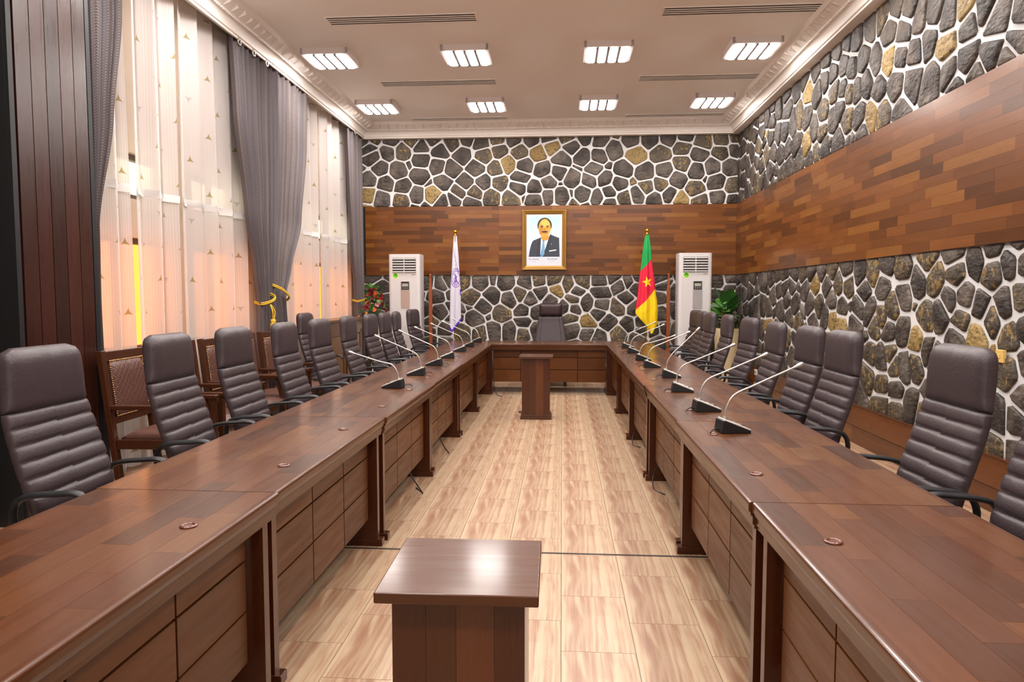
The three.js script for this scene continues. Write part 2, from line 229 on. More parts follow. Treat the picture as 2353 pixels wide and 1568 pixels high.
const RIGHT_STONES = '654,175,0 622,170,1 609,178,0s 584,175,1 546,179,0 518,170,0 500,180,0 498,162,1 479,168,0 492,176,0s 466,168,0 472,181,0 660,154,0 641,159,0s 621,147,0 596,158,0 600,144,1s 572,159,1 542,163,1 641,135,1 660,126,1 581,129,1 561,132,0 550,143,0 530,146,0 534,128,1 509,138,0 498,131,1 484,141,0 468,145,1 645,114,0 621,115,0 602,119,0s 596,107,2 580,102,0 658,89,0 642,95,1 632,84,1 615,86,0 597,91,1 566,96,0 559,109,0s 539,114,0 513,118,2 495,114,2s 475,119,1 461,125,0 474,98,1 460,103,0 656,64,1 629,63,0 655,47,1 628,47,1 601,53,0 600,43,0s 582,48,1 568,68,0 467,64,0 486,63,0 489,45,1 476,46,0s 465,46,0 459,82,0 744,173,0 709,169,0 682,169,1 782,174,1 810,176,0 843,174,0 872,174,1 907,174,0 944,174,0 971,174,1 1001,171,0 1035,166,0 1054,171,0s 1098,173,0 1134,168,0s 699,150,0 725,161,0s 715,159,0s 740,157,1 763,158,1 794,158,0 832,159,2 817,154,0s 864,154,0 888,158,0s 913,158,0 941,158,0 967,155,0 992,147,0 1015,154,0s 1105,153,0 1074,158,0s 780,141,0 753,134,0 733,137,0s 709,133,0 686,131,0 818,134,1 846,138,0 870,130,0s 900,135,0 930,142,0 959,127,0 984,126,0s 1013,127,0 1039,132,0 1068,126,0 1098,128,0 1131,126,0s 1138,149,0s 835,116,0 887,111,1 921,119,0 797,123,0 778,120,2 754,115,2 739,122,0s 716,115,0 674,119,1 680,89,1 1011,102,2 1018,81,1 893,89,0 902,71,0 787,94,1 689,107,0s 1039,104,0s 1046,90,0 1051,69,0 1027,67,0 1050,52,0 785,72,0 685,71,1 792,59,0 705,403,0 680,404,1 653,403,0 665,383,0 647,393,0s 628,389,0 637,373,0 610,373,0 589,370,0 566,358,0 545,358,2 539,341,0 520,347,0 505,332,0 477,325,0 596,351,0 568,337,2 616,348,0 643,354,0 665,357,2 692,364,0 736,402,0 759,407,0 785,407,0 816,409,0 510,311,0 540,318,0 482,311,0 492,301,0 528,300,0 564,316,0 587,316,0 620,327,0 650,333,0 681,338,0 554,300,0 708,352,0 720,376,0 744,376,0 767,388,0 794,387,0 820,387,0 730,351,0 750,352,1 768,360,0 790,367,1 813,371,0s 838,381,0 874,389,2 886,409,0 911,409,0 849,407,0 955,406,0 952,390,0 984,399,1 1014,411,0 1036,402,0 1065,406,0 1096,409,0 1014,389,0 955,379,0s 958,362,0 988,366,0 1018,368,0 1036,377,2s 1066,390,0 1103,392,0 1132,408,0 1154,409,0 1153,397,0s 1008,345,0 970,334,0 943,337,0 937,313,0 965,308,1 989,315,0s 1019,322,0 1039,348,1 1084,368,1 1119,365,0 1168,383,0 1066,347,0s 1091,347,0 1145,377,0s 1048,366,0s 1166,363,0 1139,350,0 1086,318,1 1058,316,0 1038,307,0 1107,333,0 1164,330,0 1127,313,0s 1142,309,0 1168,308,0 1062,334,0 1010,306,0s 990,301,0s 901,367,1 924,361,0 878,361,0 822,353,1 790,337,0 753,328,1 724,323,0 697,315,2 673,312,1 848,337,0 824,329,1 910,335,0 893,339,0s 870,328,2 897,312,0 842,311,1 816,310,0 776,308,0 798,315,0s 749,307,0s 738,305,0s 715,303,0 771,345,0 870,306,0s 859,306,0';
function stoneGeo(poly, h) {                      // poly: [[x,y]...] -> rounded corners, bevelled slab facing +z, centre at 0,0
  const n = poly.length, c = [];
  for (let i = 0; i < n; i++) { const a = poly[(i + n - 1) % n], b = poly[i], e = poly[(i + 1) % n]; const k = 0.13; const la = Math.hypot(a[0] - b[0], a[1] - b[1]), le = Math.hypot(e[0] - b[0], e[1] - b[1]); if (la < 0.03 || le < 0.03) { c.push([b[0], b[1]]); continue; } c.push([b[0] + (a[0] - b[0]) * k, b[1] + (a[1] - b[1]) * k], [b[0] + (e[0] - b[0]) * k, b[1] + (e[1] - b[1]) * k]); }
  const m = c.length; let cx = 0, cy = 0; for (const q of c) { cx += q[0] / m; cy += q[1] / m; }
  const p = [], uv = [], id = [], ou = rnd() * 3, ov = rnd() * 3;
  const add = (x, y, z) => { p.push(x - cx, y - cy, z); uv.push(x + ou, y + ov); };
  for (const q of c) add(q[0], q[1], -0.012);
  for (const q of c) { const w = 1 + rr(-0.035, 0.01); add(cx + (q[0] - cx) * w, cy + (q[1] - cy) * w, h * 0.55); }
  for (const q of c) { const dx = cx - q[0], dy = cy - q[1], l = Math.hypot(dx, dy), k = Math.min(0.3, rr(0.012, 0.024) / l); add(q[0] + dx * k, q[1] + dy * k, h * rr(0.85, 1.15)); }
  add(cx, cy, h * rr(0.95, 1.3));
  for (let i = 0; i < m; i++) { const j = (i + 1) % m; id.push(i, j, m + i, j, m + j, m + i, m + i, m + j, 2 * m + i, m + j, 2 * m + j, 2 * m + i, 2 * m + i, 2 * m + j, 3 * m); }
  const g = new THREE.BufferGeometry(); g.setAttribute('position', new THREE.Float32BufferAttribute(p, 3)); g.setAttribute('uv', new THREE.Float32BufferAttribute(uv, 2)); g.setIndex(id); g.computeVertexNormals();
  return { g, cx, cy };
}
function cellOf(i, S, rect, gap) {
  const s = S[i]; let poly = [[rect[0], rect[2]], [rect[1], rect[2]], [rect[1], rect[3]], [rect[0], rect[3]]];
  for (let j = 0; j < S.length && poly.length > 2; j++) {
    if (j === i) continue; const q = S[j]; const dx = q.x - s.x, dy = q.y - s.y, D2 = dx * dx + dy * dy; if (D2 > 2.2) continue;
    const D = Math.sqrt(D2), nx = dx / D, ny = dy / D, off = nx * s.x + ny * s.y + (D2 + s.r * s.r - q.r * q.r) / (2 * D) - gap * s.g;
    const out = []; for (let k = 0; k < poly.length; k++) { const a = poly[k], b = poly[(k + 1) % poly.length], fa = nx * a[0] + ny * a[1] - off, fb = nx * b[0] + ny * b[1] - off; if (fa <= 0) out.push(a); if (fa * fb < 0) { const t = fa / (fa - fb); out.push([a[0] + (b[0] - a[0]) * t, a[1] + (b[1] - a[1]) * t]); } } poly = out;
  }
  return poly;
}
const area = (p) => { let a = 0; for (let i = 0; i < p.length; i++) { const q = p[(i + 1) % p.length]; a += p[i][0] * q[1] - q[0] * p[i][1]; } return Math.abs(a / 2); };
function stoneWall(wall, text, rects, inView, place, sx = 1) {
  const S = text.split(' ').map((t) => { const a = t.split(','), small = a[2].length > 1; return { x: sx * +a[0] / 100, y: +a[1] / 100, t: +a[2][0], r: small ? 0.10 : 0.19, g: rr(0.75, 1.2), traced: true }; });
  for (const R of rects) for (let k = 0; k < 4000; k++) {   // further stones where the photo shows none
    const x = rr(R[0], R[1]), y = rr(R[2], R[3]); let ok = true;
    for (const q of S) { const lim = q.traced ? 0.30 : 0.27; if (Math.hypot(q.x - x, (q.y - y) * 1.1) < lim) { ok = false; break; } }
    if (ok) { const t = rnd(); S.push({ x, y, t: t < 0.72 ? 0 : t < 0.93 ? 1 : 2, r: rr(0.14, 0.2), g: rr(0.75, 1.2) }); }
  }
  const list = [];
  for (const R of rects) S.forEach((s, i) => { if (s.x < R[0] - 0.05 || s.x > R[1] + 0.05 || s.y < R[2] - 0.06 || s.y > R[3] + 0.06) return; const p = cellOf(i, S, R, sx < 0 ? 0.0185 : 0.0145); if (p.length < 3) return; const A = area(p); if (A < 0.0025) return; list.push({ s, p, score: (inView(s) ? 100 : 0) + A, }); });
  list.sort((a, b) => b.score - a.score);
  const rest = [];
  list.forEach(({ s, p }, k) => {
    const { g, cx, cy } = stoneGeo(p, rr(0.016, 0.03)); const mat = pick(STONE[s.t]);
    if (k < 298) { const m = part('stone', g, mat, wall); place(m, cx, cy); }
    else { const m = new THREE.Mesh(g, mat); place(m, cx, cy); m.updateMatrix(); rest.push(g.applyMatrix4(m.matrix)); }
  });
  if (rest.length) { const m = part('stone_field', merge(rest), STONE[0][0], wall); m.userData.kind = 'stuff'; }
}
const wallBack = struct('wall_back', box(RW + 0.4, CEIL, 0.2, RMX, CEIL / 2, -DB - 0.1), M.mortar, 'dark stone wall with white mortar joints behind the head desk');
stoneWall(wallBack, BACK_STONES, [[XL, XR - 0.01, BAND1 + 0.005, CEIL - 0.1], [XL, XR - 0.01, 0.005, BAND0 - 0.005]], (s) => s.traced, (m, x, y) => m.position.set(x, y, -DB));
const wallRight = struct('wall_right', box(0.2, CEIL, RL, XR + 0.1, CEIL / 2, RMZ), M.mortar, 'dark stone side wall with white mortar joints');
stoneWall(wallRight, RIGHT_STONES, [[-DB + 0.01, -DF, BAND1 + 0.005, CEIL - 0.1], [-DB + 0.01, -DF, 0.36, BAND0 - 0.005]], (s) => s.traced && s.x < -4.4, (m, z, y) => { m.position.set(XR, y, z); m.rotation.y = -Math.PI / 2; }, -1);

// laminated wood: rows of staves, each its own piece
const slabCache = {};
function slabOf(L, Hh, T, axes) { const v = Math.floor(rnd() * 6), key = [L.toFixed(3), Hh.toFixed(4), T, axes, v].join('|'); return slabCache[key] ||= slab(L, Hh, T, axes, v * 0.37, v * 0.11); }
function staves(parent, U0, U1, V0, V1, rows, lens, T, axes, mats, place, cut = [], visible = () => true) {
  const h = (V1 - V0) / rows, rest = [];
  for (let r = 0; r < rows; r++) {
    let u = U0, first = true, last = -1;
    while (u < U1 - 0.001) {
      let L = pick(lens); if (first) { L = Math.round(L * rr(0.35, 1) * 20) / 20; first = false; }
      let e = u + Math.max(0.1, L); for (const c of cut) if (u < c - 0.001 && e > c - 0.08) e = c; if (e > U1 - 0.09) e = U1;
      let k = Math.floor(rnd() * mats.length); if (k === last) k = (k + 1) % mats.length; last = k;
      const g = slabOf(e - u - 0.0007, h - 0.0007, T, axes), uc = (u + e) / 2, vc = V0 + (r + 0.5) * h;
      if (visible(uc, vc)) { const m = part('stave', g, mats[k], parent); place(m, uc, vc); } else { const m = new THREE.Mesh(g); place(m, uc, vc); m.updateMatrix(); rest.push(g.clone().applyMatrix4(m.matrix)); }
      u = e;
    }
  }
  if (rest.length) { const m = part('stave_field', merge(rest), mats[0], parent); m.userData.kind = 'stuff'; }
}
{
  const t1 = struct('trim_1', box(RW, BAND1 - BAND0 - 0.004, 0.02, RMX, (BAND0 + BAND1) / 2, -(DB - 0.012)), GROOVE, 'reddish laminated wood band across the back wall');
  staves(t1, XL + 0.3, XR - 0.035, BAND0, BAND1, 17, [0.3, 0.4, 0.5, 0.6, 0.75, 0.9], 0.014, 'xy', BAND, (m, u, v) => m.position.set(u, v, -(DB - 0.029)), [-1.08], (u) => u > -3.5);
  const t2 = struct('trim_2', box(0.02, BAND1 - BAND0 - 0.004, RL, XR - 0.012, (BAND0 + BAND1) / 2, RMZ), GROOVE, 'reddish laminated wood band along the stone side wall');
  staves(t2, -DB + 0.035, -DF, BAND0, BAND1, 14, [0.35, 0.45, 0.6, 0.7, 0.85], 0.014, 'zy', BAND, (m, u, v) => m.position.set(XR - 0.029, v, u), [], (u) => u < -4.35 && u > -11.9);
  // deep wooden skirting on the right and back walls: two boards with a groove
  const mk = (name, lab) => { const g = new THREE.Group(); g.name = name; g.userData = { kind: 'structure', label: lab }; scene.add(g); return g; };
  const br = mk('baseboard_right', 'tall two-board wooden skirting along the stone side wall');
  for (let k = 0; k < 6; k++) { const a = DF + k * RL / 6, L = RL / 6 - 0.002; part('board', slab(L, 0.205, 0.03, 'zy', k * 0.4, 0), BASEW[k % 3], br).position.set(XR - 0.022, 0.28, -(a + L / 2)); part('board', slab(L, 0.168, 0.022, 'zy', k * 0.7, 0.2), BASEW[(k + 1) % 3], br).position.set(XR - 0.018, 0.087, -(a + L / 2)); part('rail', slab(L, 0.012, 0.04, 'zy', k, 0), RAIL, br).position.set(XR - 0.024, 0.387, -(a + L / 2)); }
  const bb = mk('baseboard_back', 'wooden skirting along the back wall');
  part('board', slab(RW, 0.16, 0.03, 'xy'), BASEW[1], bb).position.set(RMX, 0.08, -(DB - 0.04));
}

// cornice: a stepped cove with a row of leaf motifs
function cornice(name, label, len, motifs, place, soffit = 0.14) {
  const s = new THREE.Shape(); // x: out from the lip towards the room, y: up
  s.moveTo(0, 0); s.lineTo(0.0, 0.022); s.lineTo(0.018, 0.026); s.lineTo(0.02, 0.04); s.quadraticCurveTo(0.035, 0.10, 0.085, 0.118); s.lineTo(0.095, 0.112); s.lineTo(0.102, 0.124); s.lineTo(0.19, 0.192); s.lineTo(0.197, 0.185); s.lineTo(0.215, 0.205); s.quadraticCurveTo(0.225, 0.225, 0.235, 0.231); s.lineTo(0.235, 0.232); s.lineTo(-soffit, 0.232); s.lineTo(-soffit, 0.0); s.lineTo(0, 0);
  const g = new THREE.ExtrudeGeometry(s, { depth: len, bevelEnabled: false, curveSegments: 8 });
  const o = struct(name, g, M.plaster, label); place(o);
  const leaf = new THREE.ConeGeometry(0.032, 0.085, 5).scale(1, 1, 0.35), bud = new THREE.SphereGeometry(0.016, 6, 4).translate(0, -0.05, 0), lg = merge([leaf, bud]);
  lg.rotateX(0).rotateZ(Math.PI / 2);           // points along -x, down the slope
  const bead = new THREE.SphereGeometry(0.012, 6, 4);
  const dir = Math.atan2(0.068, 0.088);
  for (let k = 0; k < motifs; k++) { const m = part('leaf_motif', lg, M.plaster, o); m.position.set(0.146, 0.154, (k + 0.5) * len / motifs); m.rotation.z = dir; }
  const beads = []; for (let z = 0.02; z < len; z += 0.042) beads.push(bead.clone().translate(0.09, 0.114, z));
  const b = part('bead_row', merge(beads), M.plaster, o); b.userData.kind = 'stuff';
  return o;
}
cornice('trim_3', 'white plaster cornice with leaf motifs above the curtains', RL, 92, (o) => { o.position.set(-3.375, LIP, -DB); }, 0.018);
cornice('trim_4', 'white plaster cornice with leaf motifs above the stone side wall', RL, 92, (o) => { o.position.set(2.79, LIP, -DF); o.rotation.y = Math.PI; });
cornice('trim_5', 'white plaster cornice with leaf motifs across the back wall', RW, 46, (o) => { o.position.set(XR, LIP, -11.86); o.rotation.y = -Math.PI / 2; });
const LAMPGEO = {};
// ---------------------------------------------------------------- window wall, pillar
{
  // window openings: [d0, d1], each with a main light 0.97-1.97 and a transom 2.30-2.70
  const OP = [[4.98, 6.42], [6.80, 7.85], [9.0, 10.1], [10.42, 11.6]];
  const pieces = [], T = 0.2, xc = XL - T / 2, wl = (a, b, y0, y1) => pieces.push(box(T, y1 - y0, b - a, xc, (y0 + y1) / 2, -(a + b) / 2));
  wl(4.9, DB + 0.2, 0, 0.97); wl(4.9, DB + 0.2, 1.97, 2.30); wl(4.9, DB + 0.2, 2.70, CEIL);
  let e = 4.9; for (const [a, b] of OP) { wl(e, a, 0.97, 1.97); wl(e, a, 2.30, 2.70); e = b; } wl(e, DB + 0.2, 0.97, 1.97); wl(e, DB + 0.2, 2.30, 2.70);
  struct('wall_left', merge(pieces), M.peach, 'peach painted window wall behind the sheer curtains');
  struct('wall_entrance', box(T, CEIL, 4.9 - DF + 0.2, xc, CEIL / 2, -(4.9 + DF - 0.2) / 2), M.darkwall, 'dark wall beside the plank pillar');
  OP.forEach(([a, b], i) => {
    const o = new THREE.Group(); o.name = 'window_' + (i + 1); o.position.set(XL - 0.1, 0, -(a + b) / 2); o.userData = { kind: 'structure', label: 'amber window with a clear transom behind sheer curtain' }; scene.add(o);
    const w = b - a, fr = (y0, y1) => merge([box(0.06, 0.05, w, 0, y0 + 0.025, 0), box(0.06, 0.05, w, 0, y1 - 0.025, 0), box(0.06, y1 - y0, 0.05, 0, (y0 + y1) / 2, w / 2 - 0.025), box(0.06, y1 - y0, 0.05, 0, (y0 + y1) / 2, -w / 2 + 0.025), box(0.05, y1 - y0, 0.04, 0, (y0 + y1) / 2, 0)]);
    part('window_frame', fr(0.97, 1.97), M.concreteFrame, o); part('transom_frame', fr(2.30, 2.70), M.concreteFrame, o);
    for (const s of [-1, 1]) { part('pane', box(0.006, 0.94, w / 2 - 0.06, 0, 1.47, s * w / 4), AMBER, o, 'amber glass pane'); part('pane', box(0.006, 0.34, w / 2 - 0.06, 0, 2.5, s * w / 4), CLEAR, o, 'clear glass pane'); }
  });
  // plank pillar
  const p = new THREE.Group(); p.name = 'plank_pillar'; p.position.set(-3.54, 0, -4.46); scene.add(p); tag(p, 'dark reddish-brown pillar clad in glossy vertical planks beside the curtains', 'pillar');
  part('core', box(0.36, CEIL - 0.24, 0.76, -0.015, (CEIL - 0.24) / 2, 0.0), M.black, p);
  for (let k = 0; k < 5; k++) part('plank', slab(CEIL - 0.25, 0.124, 0.024, 'yz', k * 0.31, k * 0.2).scale(1, 1, 1), PLANK[k], p).position.set(0.176, (CEIL - 0.25) / 2, 0.255 - k * 0.1305);
  part('corner_strip', box(0.03, CEIL - 0.25, 0.04, 0.172, (CEIL - 0.25) / 2, 0.355), M.black, p);
  part('corner_strip', box(0.03, CEIL - 0.25, 0.04, 0.172, (CEIL - 0.25) / 2, -0.36), M.black, p);
  const j = thing('door_jamb', 'narrow ochre-brown wooden post against the dark wall beside the plank pillar', 'post', -3.62, 0, 3.93);
  part('post', rbox(0.1, 2.62, 0.07, 0.008, 0, 1.31, 0), LECT[1], j);
}

// ---------------------------------------------------------------- ceiling lamps and air slots
LAMP_ROWS.forEach((d, r) => LAMP_COLS.forEach((x, c) => {
  const o = thing('ceiling_light', `square four-tube ceiling light, ${ORD[c]} from the curtains in the ${ORD[r]} row from the back wall`, 'ceiling light', x, CEIL, d, 0, 'square ceiling lights in rows');
  if (!r && !c) {
    const h = []; h.push(box(0.56, 0.07, 0.03, 0, -0.035, 0.265), box(0.56, 0.07, 0.03, 0, -0.035, -0.265), box(0.03, 0.07, 0.56, 0.265, -0.035, 0), box(0.03, 0.07, 0.56, -0.265, -0.035, 0), box(0.5, 0.02, 0.5, 0, -0.04, 0));
    LAMPGEO.rib = box(0.03, 0.04, 0.5, 0, -0.062, 0);
    LAMPGEO.housing = merge(h); LAMPGEO.diff = new RoundedBoxGeometry(0.094, 0.055, 0.48, 3, 0.024);
  }
  part('housing', LAMPGEO.housing, M.housing, o);
  for (let k = 0; k < 4; k++) part('diffuser', LAMPGEO.diff, M.lamp, o, 'glowing white diffuser tube').position.set((k - 1.5) * 0.125, -0.061, 0);
  for (let k = -1; k <= 1; k++) part('rib', LAMPGEO.rib, M.rib, o).position.x = k * 0.125;
  const l = new THREE.RectAreaLight(LAMP_COLOR, LAMP_NITS, 0.5, 0.5); l.position.set(0, -0.101, 0); l.rotation.x = -Math.PI / 2; l.castShadow = true; l.name = 'lamp_light'; o.add(l);
}));
{
  const bars = merge([box(1.56, 0.008, 0.012, 0, 0, -0.05), box(1.56, 0.008, 0.012, 0, 0, -0.017), box(1.56, 0.008, 0.012, 0, 0, 0.017), box(1.56, 0.008, 0.012, 0, 0, 0.05)]);
  const where = ['by the back cornice', 'between first and second lamp rows', 'between second and third lamp rows', 'between third and fourth lamp rows', 'between fourth and fifth lamp rows'];
  [11.57, 9.6, 7.4, 5.2, 3.0].forEach((d, r) => [[-1.69, 'curtain'], [1.80, 'stone wall']].forEach(([x, side]) => {
    const o = thing('air_slot', `slotted ceiling air outlet on the ${side} side ${where[r]}`, 'air vent', x, CEIL, d, 0, 'slotted ceiling air outlets');
    part('slot', box(1.56, 0.004, 0.19, 0, -0.003, 0), M.vent, o); for (let k = 0; k < 3; k++) part('bar', box(1.56, 0.005, 0.022, 0, -0.006, (k - 1) * 0.05), M.ceiling, o); part('frame', merge([box(1.6, 0.008, 0.014, 0, -0.004, 0.1), box(1.6, 0.008, 0.014, 0, -0.004, -0.1), box(0.02, 0.008, 0.2, 0.79, -0.004, 0), box(0.02, 0.008, 0.2, -0.79, -0.004, 0)]), M.ceiling, o);
  }));
}
// ---------------------------------------------------------------- curtains
function lerpk(keys, y) { for (let i = 0; i < keys.length - 1; i++) if (y >= keys[i + 1][0]) { const [y1, v1] = keys[i], [y0, v0] = keys[i + 1]; const t = Math.min(1, Math.max(0, (y - y0) / (y1 - y0))), s = t * t * (3 - 2 * t) * 0.5 + t * 0.5; return v0 + (v1 - v0) * s; } return keys[keys.length - 1][1]; }
// left / right: keys [height, d] from top to bottom; folds gather where the cloth narrows
function drape(left, right, x0, amp, folds, y1, y0, cloth, ph, ns = 160, nt = 60) {
  return surf(ns, nt, (s, t) => {
    const y = y1 + (y0 - y1) * t, a = lerpk(left, y), b = lerpk(right, y), w = b - a, full = lerpk(right, y1) - lerpk(left, y1);
    const q = s + 0.012 * Math.sin(s * 17 + ph), th = 2 * Math.PI * folds * q + ph + 0.35 * Math.sin(t * 3 + s * 5);
    const A = amp * (0.75 + 0.25 * Math.sin(s * 23 + ph * 3)) * (0.65 + 0.35 * Math.min(1, w / full));
    const d = a + w * (q + 0.25 / folds * Math.sin(2 * th) * 0.5 * Math.min(1, 0.6));
    return [x0 + A * Math.sin(th), y, -d, s * cloth, y];
  });
}
function curtain(label, left, right, tieY, side, opt) {
  const d0 = lerpk(left, tieY), d1 = lerpk(right, tieY), dm = (d0 + d1) / 2;
  const o = thing('drape_curtain', label, 'curtain', -3.44, 0.03, dm, 0, 'grey patterned curtains');
  const g = drape(left, right, -3.44, opt.amp ?? 0.068, opt.folds, 4.22, 0.04, opt.cloth, opt.ph); g.translate(3.44, -0.03, dm);
  part('cloth', g, CURTAIN, o);
  for (let k = 0; k < (opt.rings ?? 3); k++) { const f = (k + 0.35) / (opt.rings ?? 3), dd = lerpk(left, 4.2) + (lerpk(right, 4.2) - lerpk(left, 4.2)) * f; const r = part('eyelet', new THREE.TorusGeometry(0.032, 0.008, 6, 16), M.steel, o); r.rotation.y = Math.PI / 2; r.position.set(0.065, 4.085, -(dd - dm)); }
  // tieback cord and tassel
  if (opt.tie) {
    const off = opt.off ?? 0, t = thing('tieback_tassel', opt.tie, 'tassel', -3.33, tieY - 0.40, dm + off, 0, 'gold curtain tassels');
    const w = (d1 - d0) / 2 - 0.01, bx = -0.03, up = 0.40, [hl, hc, hr] = opt.sag ?? [0.09, 0.03, -0.02], pts = (dy, r) => tube([V(bx - 0.14, up + hl + 0.02 + dy, -(w - off - 0.02)), V(bx - 0.05, up + hl + dy, -(w - off)), V(bx + 0.03, up + (hl + hc) / 2 + dy, -(w * 0.55 - off)), V(bx + 0.045, up + hc + dy, off), V(bx + 0.03, up + (hr + hc) / 2 + dy, (w * 0.55 + off)), V(bx - 0.05, up + hr + dy, w + off), V(bx - 0.14, up + hr + 0.02 + dy, w + off - 0.02)], r, 36, 6);
    part('cord', merge([pts(0, 0.009), pts(0.018, 0.008)]), M.goldcord, t);
    if (opt.bare) return o;
    part('cord_drop', merge([tube([V(0.005, up - 0.02, 0.01), V(0.04, up - 0.10, 0.03), V(0.03, 0.2, 0.01)], 0.008, 10, 5), tube([V(0.005, up - 0.02, -0.01), V(0.04, up - 0.10, -0.03), V(0.03, 0.2, -0.01)], 0.008, 10, 5)]), M.goldcord, t);
    part('tassel_head', new THREE.LatheGeometry([[0.001, 0.22], [0.026, 0.21], [0.03, 0.19], [0.022, 0.175], [0.034, 0.16], [0.036, 0.10], [0.028, 0.085]].map((p) => new THREE.Vector2(p[0], p[1])), 14).translate(0.03, 0, 0), M.goldcord, t);
    const st = []; for (let k = 0; k < 40; k++) { const a = k * 2.4, r = 0.03 * Math.sqrt((k + 1) / 40); st.push(tube([V(0.03 + r * Math.cos(a) * 0.8, 0.09, r * Math.sin(a) * 0.8), V(0.03 + r * Math.cos(a) * 1.3, 0.0, r * Math.sin(a) * 1.3), V(0.03 + r * Math.cos(a) * 1.6, -0.13 - 0.03 * rnd(), r * Math.sin(a) * 1.7 + 0.01)], 0.0045, 4, 4)); }
    const f = part('fringe', merge(st), M.goldcord, t); f.userData.kind = 'stuff';
  }
  return o;
}
curtain('grey patterned curtain drawn behind the plank pillar', [[4.3, 4.92], [2.6, 4.92], [1.4, 4.90], [0, 4.88]], [[4.3, 5.42], [3.6, 5.36], [2.8, 5.2], [2.0, 4.97], [1.4, 4.955], [0, 5.0]], 1.4, 1, { folds: 6, cloth: 1.6, ph: 0.6, rings: 0, amp: 0.05 });
curtain('grey patterned curtain tied with gold tassel, plank pillar half of the pair between windows', [[4.3, 7.12], [3.4, 7.20], [2.4, 7.42], [1.7, 7.62], [1.38, 7.70], [1.0, 7.68], [0, 7.66]], [[4.3, 8.15], [3.0, 8.1], [2.0, 8.02], [1.6, 7.99], [1.38, 7.97], [1.0, 7.99], [0, 8.02]], 1.38, 1, { folds: 8, cloth: 2.2, ph: 1.2, rings: 3, off: -0.07, tie: 'gold rope tassel with fringe tying the curtain half on the plank pillar side' });
curtain('grey patterned curtain with gold band, lectern half of the pair between windows', [[4.3, 8.15], [3.0, 8.12], [2.0, 8.04], [1.5, 8.02], [1.0, 8.0], [0, 8.0]], [[4.3, 9.28], [3.4, 9.22], [2.4, 8.98], [1.8, 8.62], [1.45, 8.42], [1.0, 8.47], [0, 8.5]], 1.46, -1, { folds: 10, cloth: 2.4, ph: 2.1, rings: 0, sag: [-0.06, 0.02, 0.12], bare: true, tie: 'gold rope tieback around the curtain half on the lectern side' });
curtain('grey patterned curtain tied with gold tassel in the corner by the roses', [[4.3, 11.04], [3.2, 11.1], [2.2, 11.25], [1.5, 11.42], [1.38, 11.44], [0, 11.42]], [[4.3, 11.9], [0, 11.9]], 1.38, 1, { folds: 7, cloth: 2.0, ph: 0.3, rings: 1, amp: 0.045, off: -0.08, tie: 'gold rope tassel in the corner above the red roses' });
// sheers with a hem band
function sheer(label, a, b, ph) {
  const dm = (a + b) / 2, o = thing('sheer_curtain', label, 'sheer curtain', -3.56, 0.03, dm, 0, 'white sheer curtains');
  const f = Math.max(2, Math.round((b - a) * 3.4));
  part('cloth', drape([[4.3, a], [0, a]], [[4.3, b], [0, b]], -3.56, 0.055, f, 4.2, 0.04, (b - a) * 1.35, ph, 140, 30).translate(3.56, -0.03, dm), SHEER, o);
  part('hem_band', drape([[4.3, a], [0, a]], [[4.3, b], [0, b]], -3.552, 0.056, f, 2.38, 2.31, (b - a) * 1.35, ph, 140, 2).translate(3.56, -0.03, dm), HEM, o);
}
sheer('white sheer curtain with gold star motifs beside the plank pillar', 4.94, 5.56, 0.4);
sheer('white sheer curtain with gold star motifs, between the narrow amber slit and the open seam', 5.64, 6.24, 1.7);
sheer('white sheer curtain with gold star motifs beside the curtain pair', 6.29, 7.9, 0.9);
sheer('white sheer curtain with gold star motifs behind the wooden lectern counter', 8.7, 10.02, 2.3);
sheer('white sheer curtain with gold star motifs behind the roses', 10.06, 11.8, 1.3);
{ const o = thing('curtain_rod', 'long metal curtain rod tucked behind the cornice', 'curtain rod', -3.44, 4.17, 8.4); part('rod', new THREE.CylinderGeometry(0.014, 0.014, 7.0, 10).rotateX(Math.PI / 2), M.steel, o); for (const z of [-3.4, -1.2, 1.2, 3.4]) part('bracket', box(0.02, 0.19, 0.03, 0, 0.095, z), M.steel, o); }
// ================================================================ tables
const SEC = 1.57, TH = 0.75;
const mould = (() => { const s = new THREE.Shape(); s.moveTo(0.326, 0.732); s.lineTo(0.326, 0.75); s.lineTo(0.338, 0.75); s.quadraticCurveTo(0.35, 0.75, 0.35, 0.738); s.lineTo(0.35, 0.722); s.quadraticCurveTo(0.35, 0.716, 0.344, 0.714); s.lineTo(0.342, 0.706); s.quadraticCurveTo(0.341, 0.70, 0.335, 0.698); s.lineTo(0.335, 0.672); s.lineTo(0.329, 0.668); s.lineTo(0.329, 0.655); s.lineTo(0.30, 0.655); s.lineTo(0.30, 0.732); s.lineTo(0.326, 0.732); return s; })();
function extrudeZ(shape, L) { const g = new THREE.ExtrudeGeometry(shape, { depth: L, bevelEnabled: false, curveSegments: 5 }).translate(0, 0, -L / 2); const p = g.attributes.position, uv = g.attributes.uv; for (let i = 0; i < p.count; i++) uv.setXY(i, p.getZ(i), p.getX(i) + p.getY(i)); return g; }
const ringGeo = merge([new THREE.TorusGeometry(0.021, 0.006, 8, 24).rotateX(Math.PI / 2).scale(1, 0.8, 1), new THREE.CylinderGeometry(0.018, 0.018, 0.002, 20)]);
const RINGM = new THREE.MeshPhysicalMaterial({ color: '#5c2f22', roughness: 0.25, clearcoat: 0.6 });
